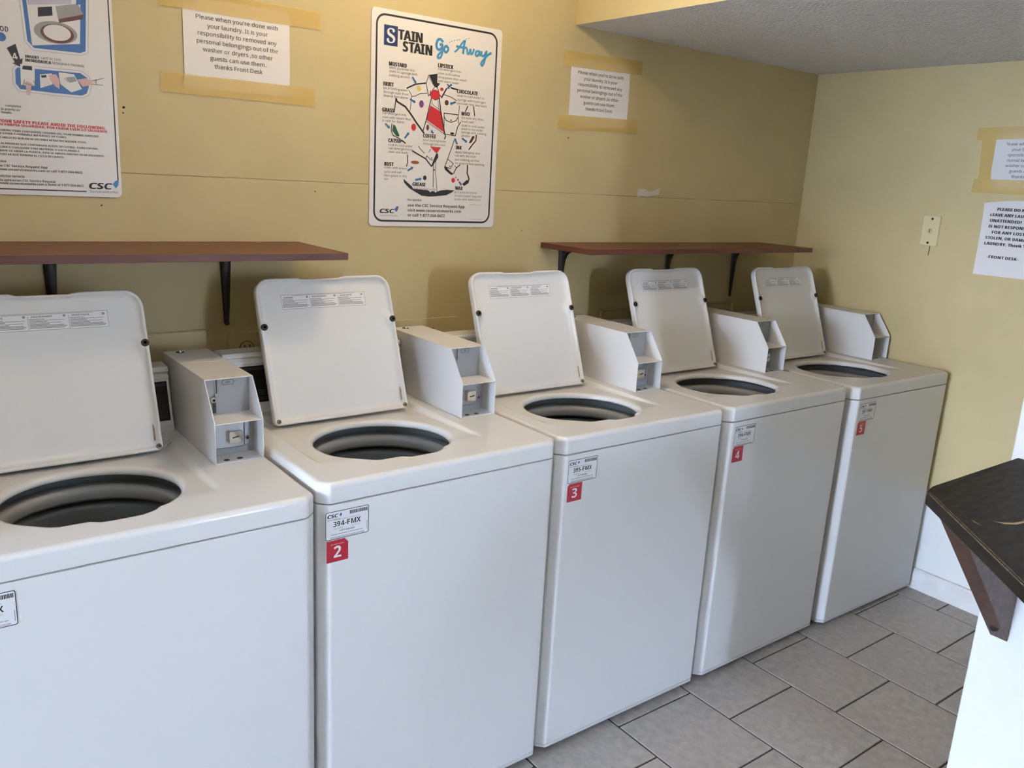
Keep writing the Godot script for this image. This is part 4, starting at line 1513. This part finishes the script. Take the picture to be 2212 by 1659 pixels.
var stain_text = [["MUSTARD",58,459,58],
["work glycerine into",59,451,85],
["stain or sponge with",59,441,94],
["rubbing alcohol",59,430,67],
["LIPSTICK",224,474,54],
["rub detergent into",225,466,83],
["stain until outline",225,454,78],
["disappears then wash",225,443,103],
["with warm water",226,432,76],
["FRUIT",41,402,33],
["pour boiling water",41,393,81],
["through stain from",41,382,83],
["several feet above",41,372,82],
["CHOCOLATE",295,407,77],
["soak in cold water or",296,397,102],
["sponge with hydrogen",297,385,106],
["peroxide rinse and wash",297,374,111],
["GRASS",38,330,39],
["rub detergent into",39,323,80],
["stain with bleach that",39,312,95],
["is safe for fabric",39,302,74],
["MUD",315,343,30],
["let stain dry then",316,333,82],
["brush well",316,322,45],
["soak in cold water",316,310,89],
["wash in hot water",316,300,83],
["sponge with rubbing",317,290,95],
["alcohol",317,279,33],
["COFFEE",179,267,45],
["pour boiling water",179,257,84],
["through the stain",180,246,79],
["CATSUP",60,245,45],
["soak in cold water",60,235,83],
["rub detergent into",61,225,82],
["stain and wash",61,215,66],
["INK",298,240,22],
["apply hairspray and",296,229,94],
["rub with dry cloth",296,218,80],
["put rubbing alcohol",297,206,92],
["on area before washing",298,195,111],
["RUST",49,177,30],
["cover with lemon",48,169,78],
["juice and salt",48,157,59],
["then place in the",48,146,77],
["sun",48,136,14],
["GREASE",146,122,46],
["soak in club soda",146,111,82],
["WAX",301,116,29],
["put area between",300,106,85],
["brown paper bag and",301,95,103],
["press with warm iron",301,84,100],
["For service",130,77,49],
["use the CSC Service Request App",131,60,209],
["visit www.cscserviceworks.com",131,45,196],
["or call 1-877-264-6622",132,30,134],
["CSC",35,39,48],
["ServiceWorks",36,29,61],
["TAIN",87,527,78],
["STAIN",105,493,93],
["S",50,515,27],
["Go Away",214,513,197],
["download now",361,70,46],
["csc service app",361,24,47]]
# frame_tl [ 35. 593.]
# frame_tr [412. 597.]
# frame_bl [16. 16.]
# frame_br [433.  16.]
# inTL [ 13. 555.]
# Sbox0 [ 40. 567.]
# Sbox1 [ 85. 514.]
# logo [92. 51.]
var guide_text = [["r","YOUR SAFETY PLEASE AVOID THE FOLLOWING",204,160,221,7.0],
["r","SU PROPIA SEGURIDAD, POR FAVOR EVITE LO SIGUIENTE",203,153,228,5.5],
["k","LAUNDERING ITEMS CONTAINING COOKING OIL, FOAM RUBBER, GASOLINE",189,141,222,4.2],
["k","OR OTHER FLAMMABLE MATERIALS OR FUMES.",200,134,141,4.2],
["k","DOOR UNLOCKS WITHIN 60 SECONDS AFTER THE WASHER STOPS.",190,125,194,4.2],
["k","LAS PRENDAS QUE CONTENGAN ACEITE DE COCINA, GOMA ESPUMA,",202,112,207,4.2],
["k","GASOLINA O CUALQUIER OTRO MATERIAL O GAS FLAMABLE.",187,104,181,4.2],
["k","TRATE DE ABRIR LA PUERTA, ESTA SE ABRIRA DENTRO DE 60 SEGUNDOS",199,96,221,4.2],
["k","DESPUES DE QUE TERMINE EL CICLO DE LAVADO.",190,88,144,4.2],
["k","For service",180,72,33,5.2],
["k","use the CSC Service Request App",179,62,117,5.2],
["k","visit www.cscserviceworks.com or call 1-877-264-6622",178,54,192,5.2],
["k","Para solicitar servicio",179,39,68,5.2],
["k","use la aplicacion CSC Service Request",184,30,127,5.2],
["k","visite www.cscserviceworks.com o llame al 1-877-264-6622",177,23,194,5.2],
["k","CSC",382,19,50,15.0],
["n","ServiceWorks",384,10,63,6.0],
["k","completes",221,195,31,5.0],
["k","la puerta en",212,187,37,5.0],
["k","lavado.",212,180,21,5.0],
["k","OD",223,355,16,11.0],
["B","INSERT",268,305,28,6.0],
["k","card or coin",300,306,40,6.0],
["B","INTRODUZCA",268,297,52,6.0],
["k","la tarjeta o moneda",323,298,65,6.0]]
var guide_polys = [["u",[271,427,275,342,287,328,383,329,394,334,408,449]],
["w",[279,428,284,333,383,349,397,447]],
["l",[281,428,281,418,370,433,371,443]],
["k",[301,416,330,422,330,403,300,396]],
["n",[337,424,384,436,394,415,392,404,342,389]],
["d",[386,412,394,415,392,404,343,389,342,397]],
["u",[381,444,398,447,397,438,380,433]],
["k",[233,321,251,332,258,300,263,303,259,283,241,290,247,292]],
["u",[246,276,251,282,287,283,380,284,394,275,396,255,391,240,380,234,350,234,325,234,253,236,245,247]],
["w",[257,290,286,293,283,245,255,245]],
["k",[262,287,280,288,280,279,260,279]],
["w",[295,272,320,277,320,253,294,242]],
["k",[297,270,308,272,308,267,298,265]],
["w",[334,281,366,280,381,249,358,239,335,256]],
["n",[347,271,367,275,371,265,355,260]],
["p",[264,252,269,254,277,250,272,225,266,224]],
["p",[313,273,328,276,335,264,333,244,325,249,315,263]],
["p",[372,269,391,274,404,270,401,260,383,254]]]
var guide_spots = [["n",334,367,44.6,23.9],["d",337,365,34.6,20.3],["w",337,367,28.2,17.1]]
# [array([452., 456.]), array([447.,  42.]), array([196.,  13.]), array([376.,  12.]), array([227., 344.]), array([442.,  29.])] [243. 299.] [255. 299.]
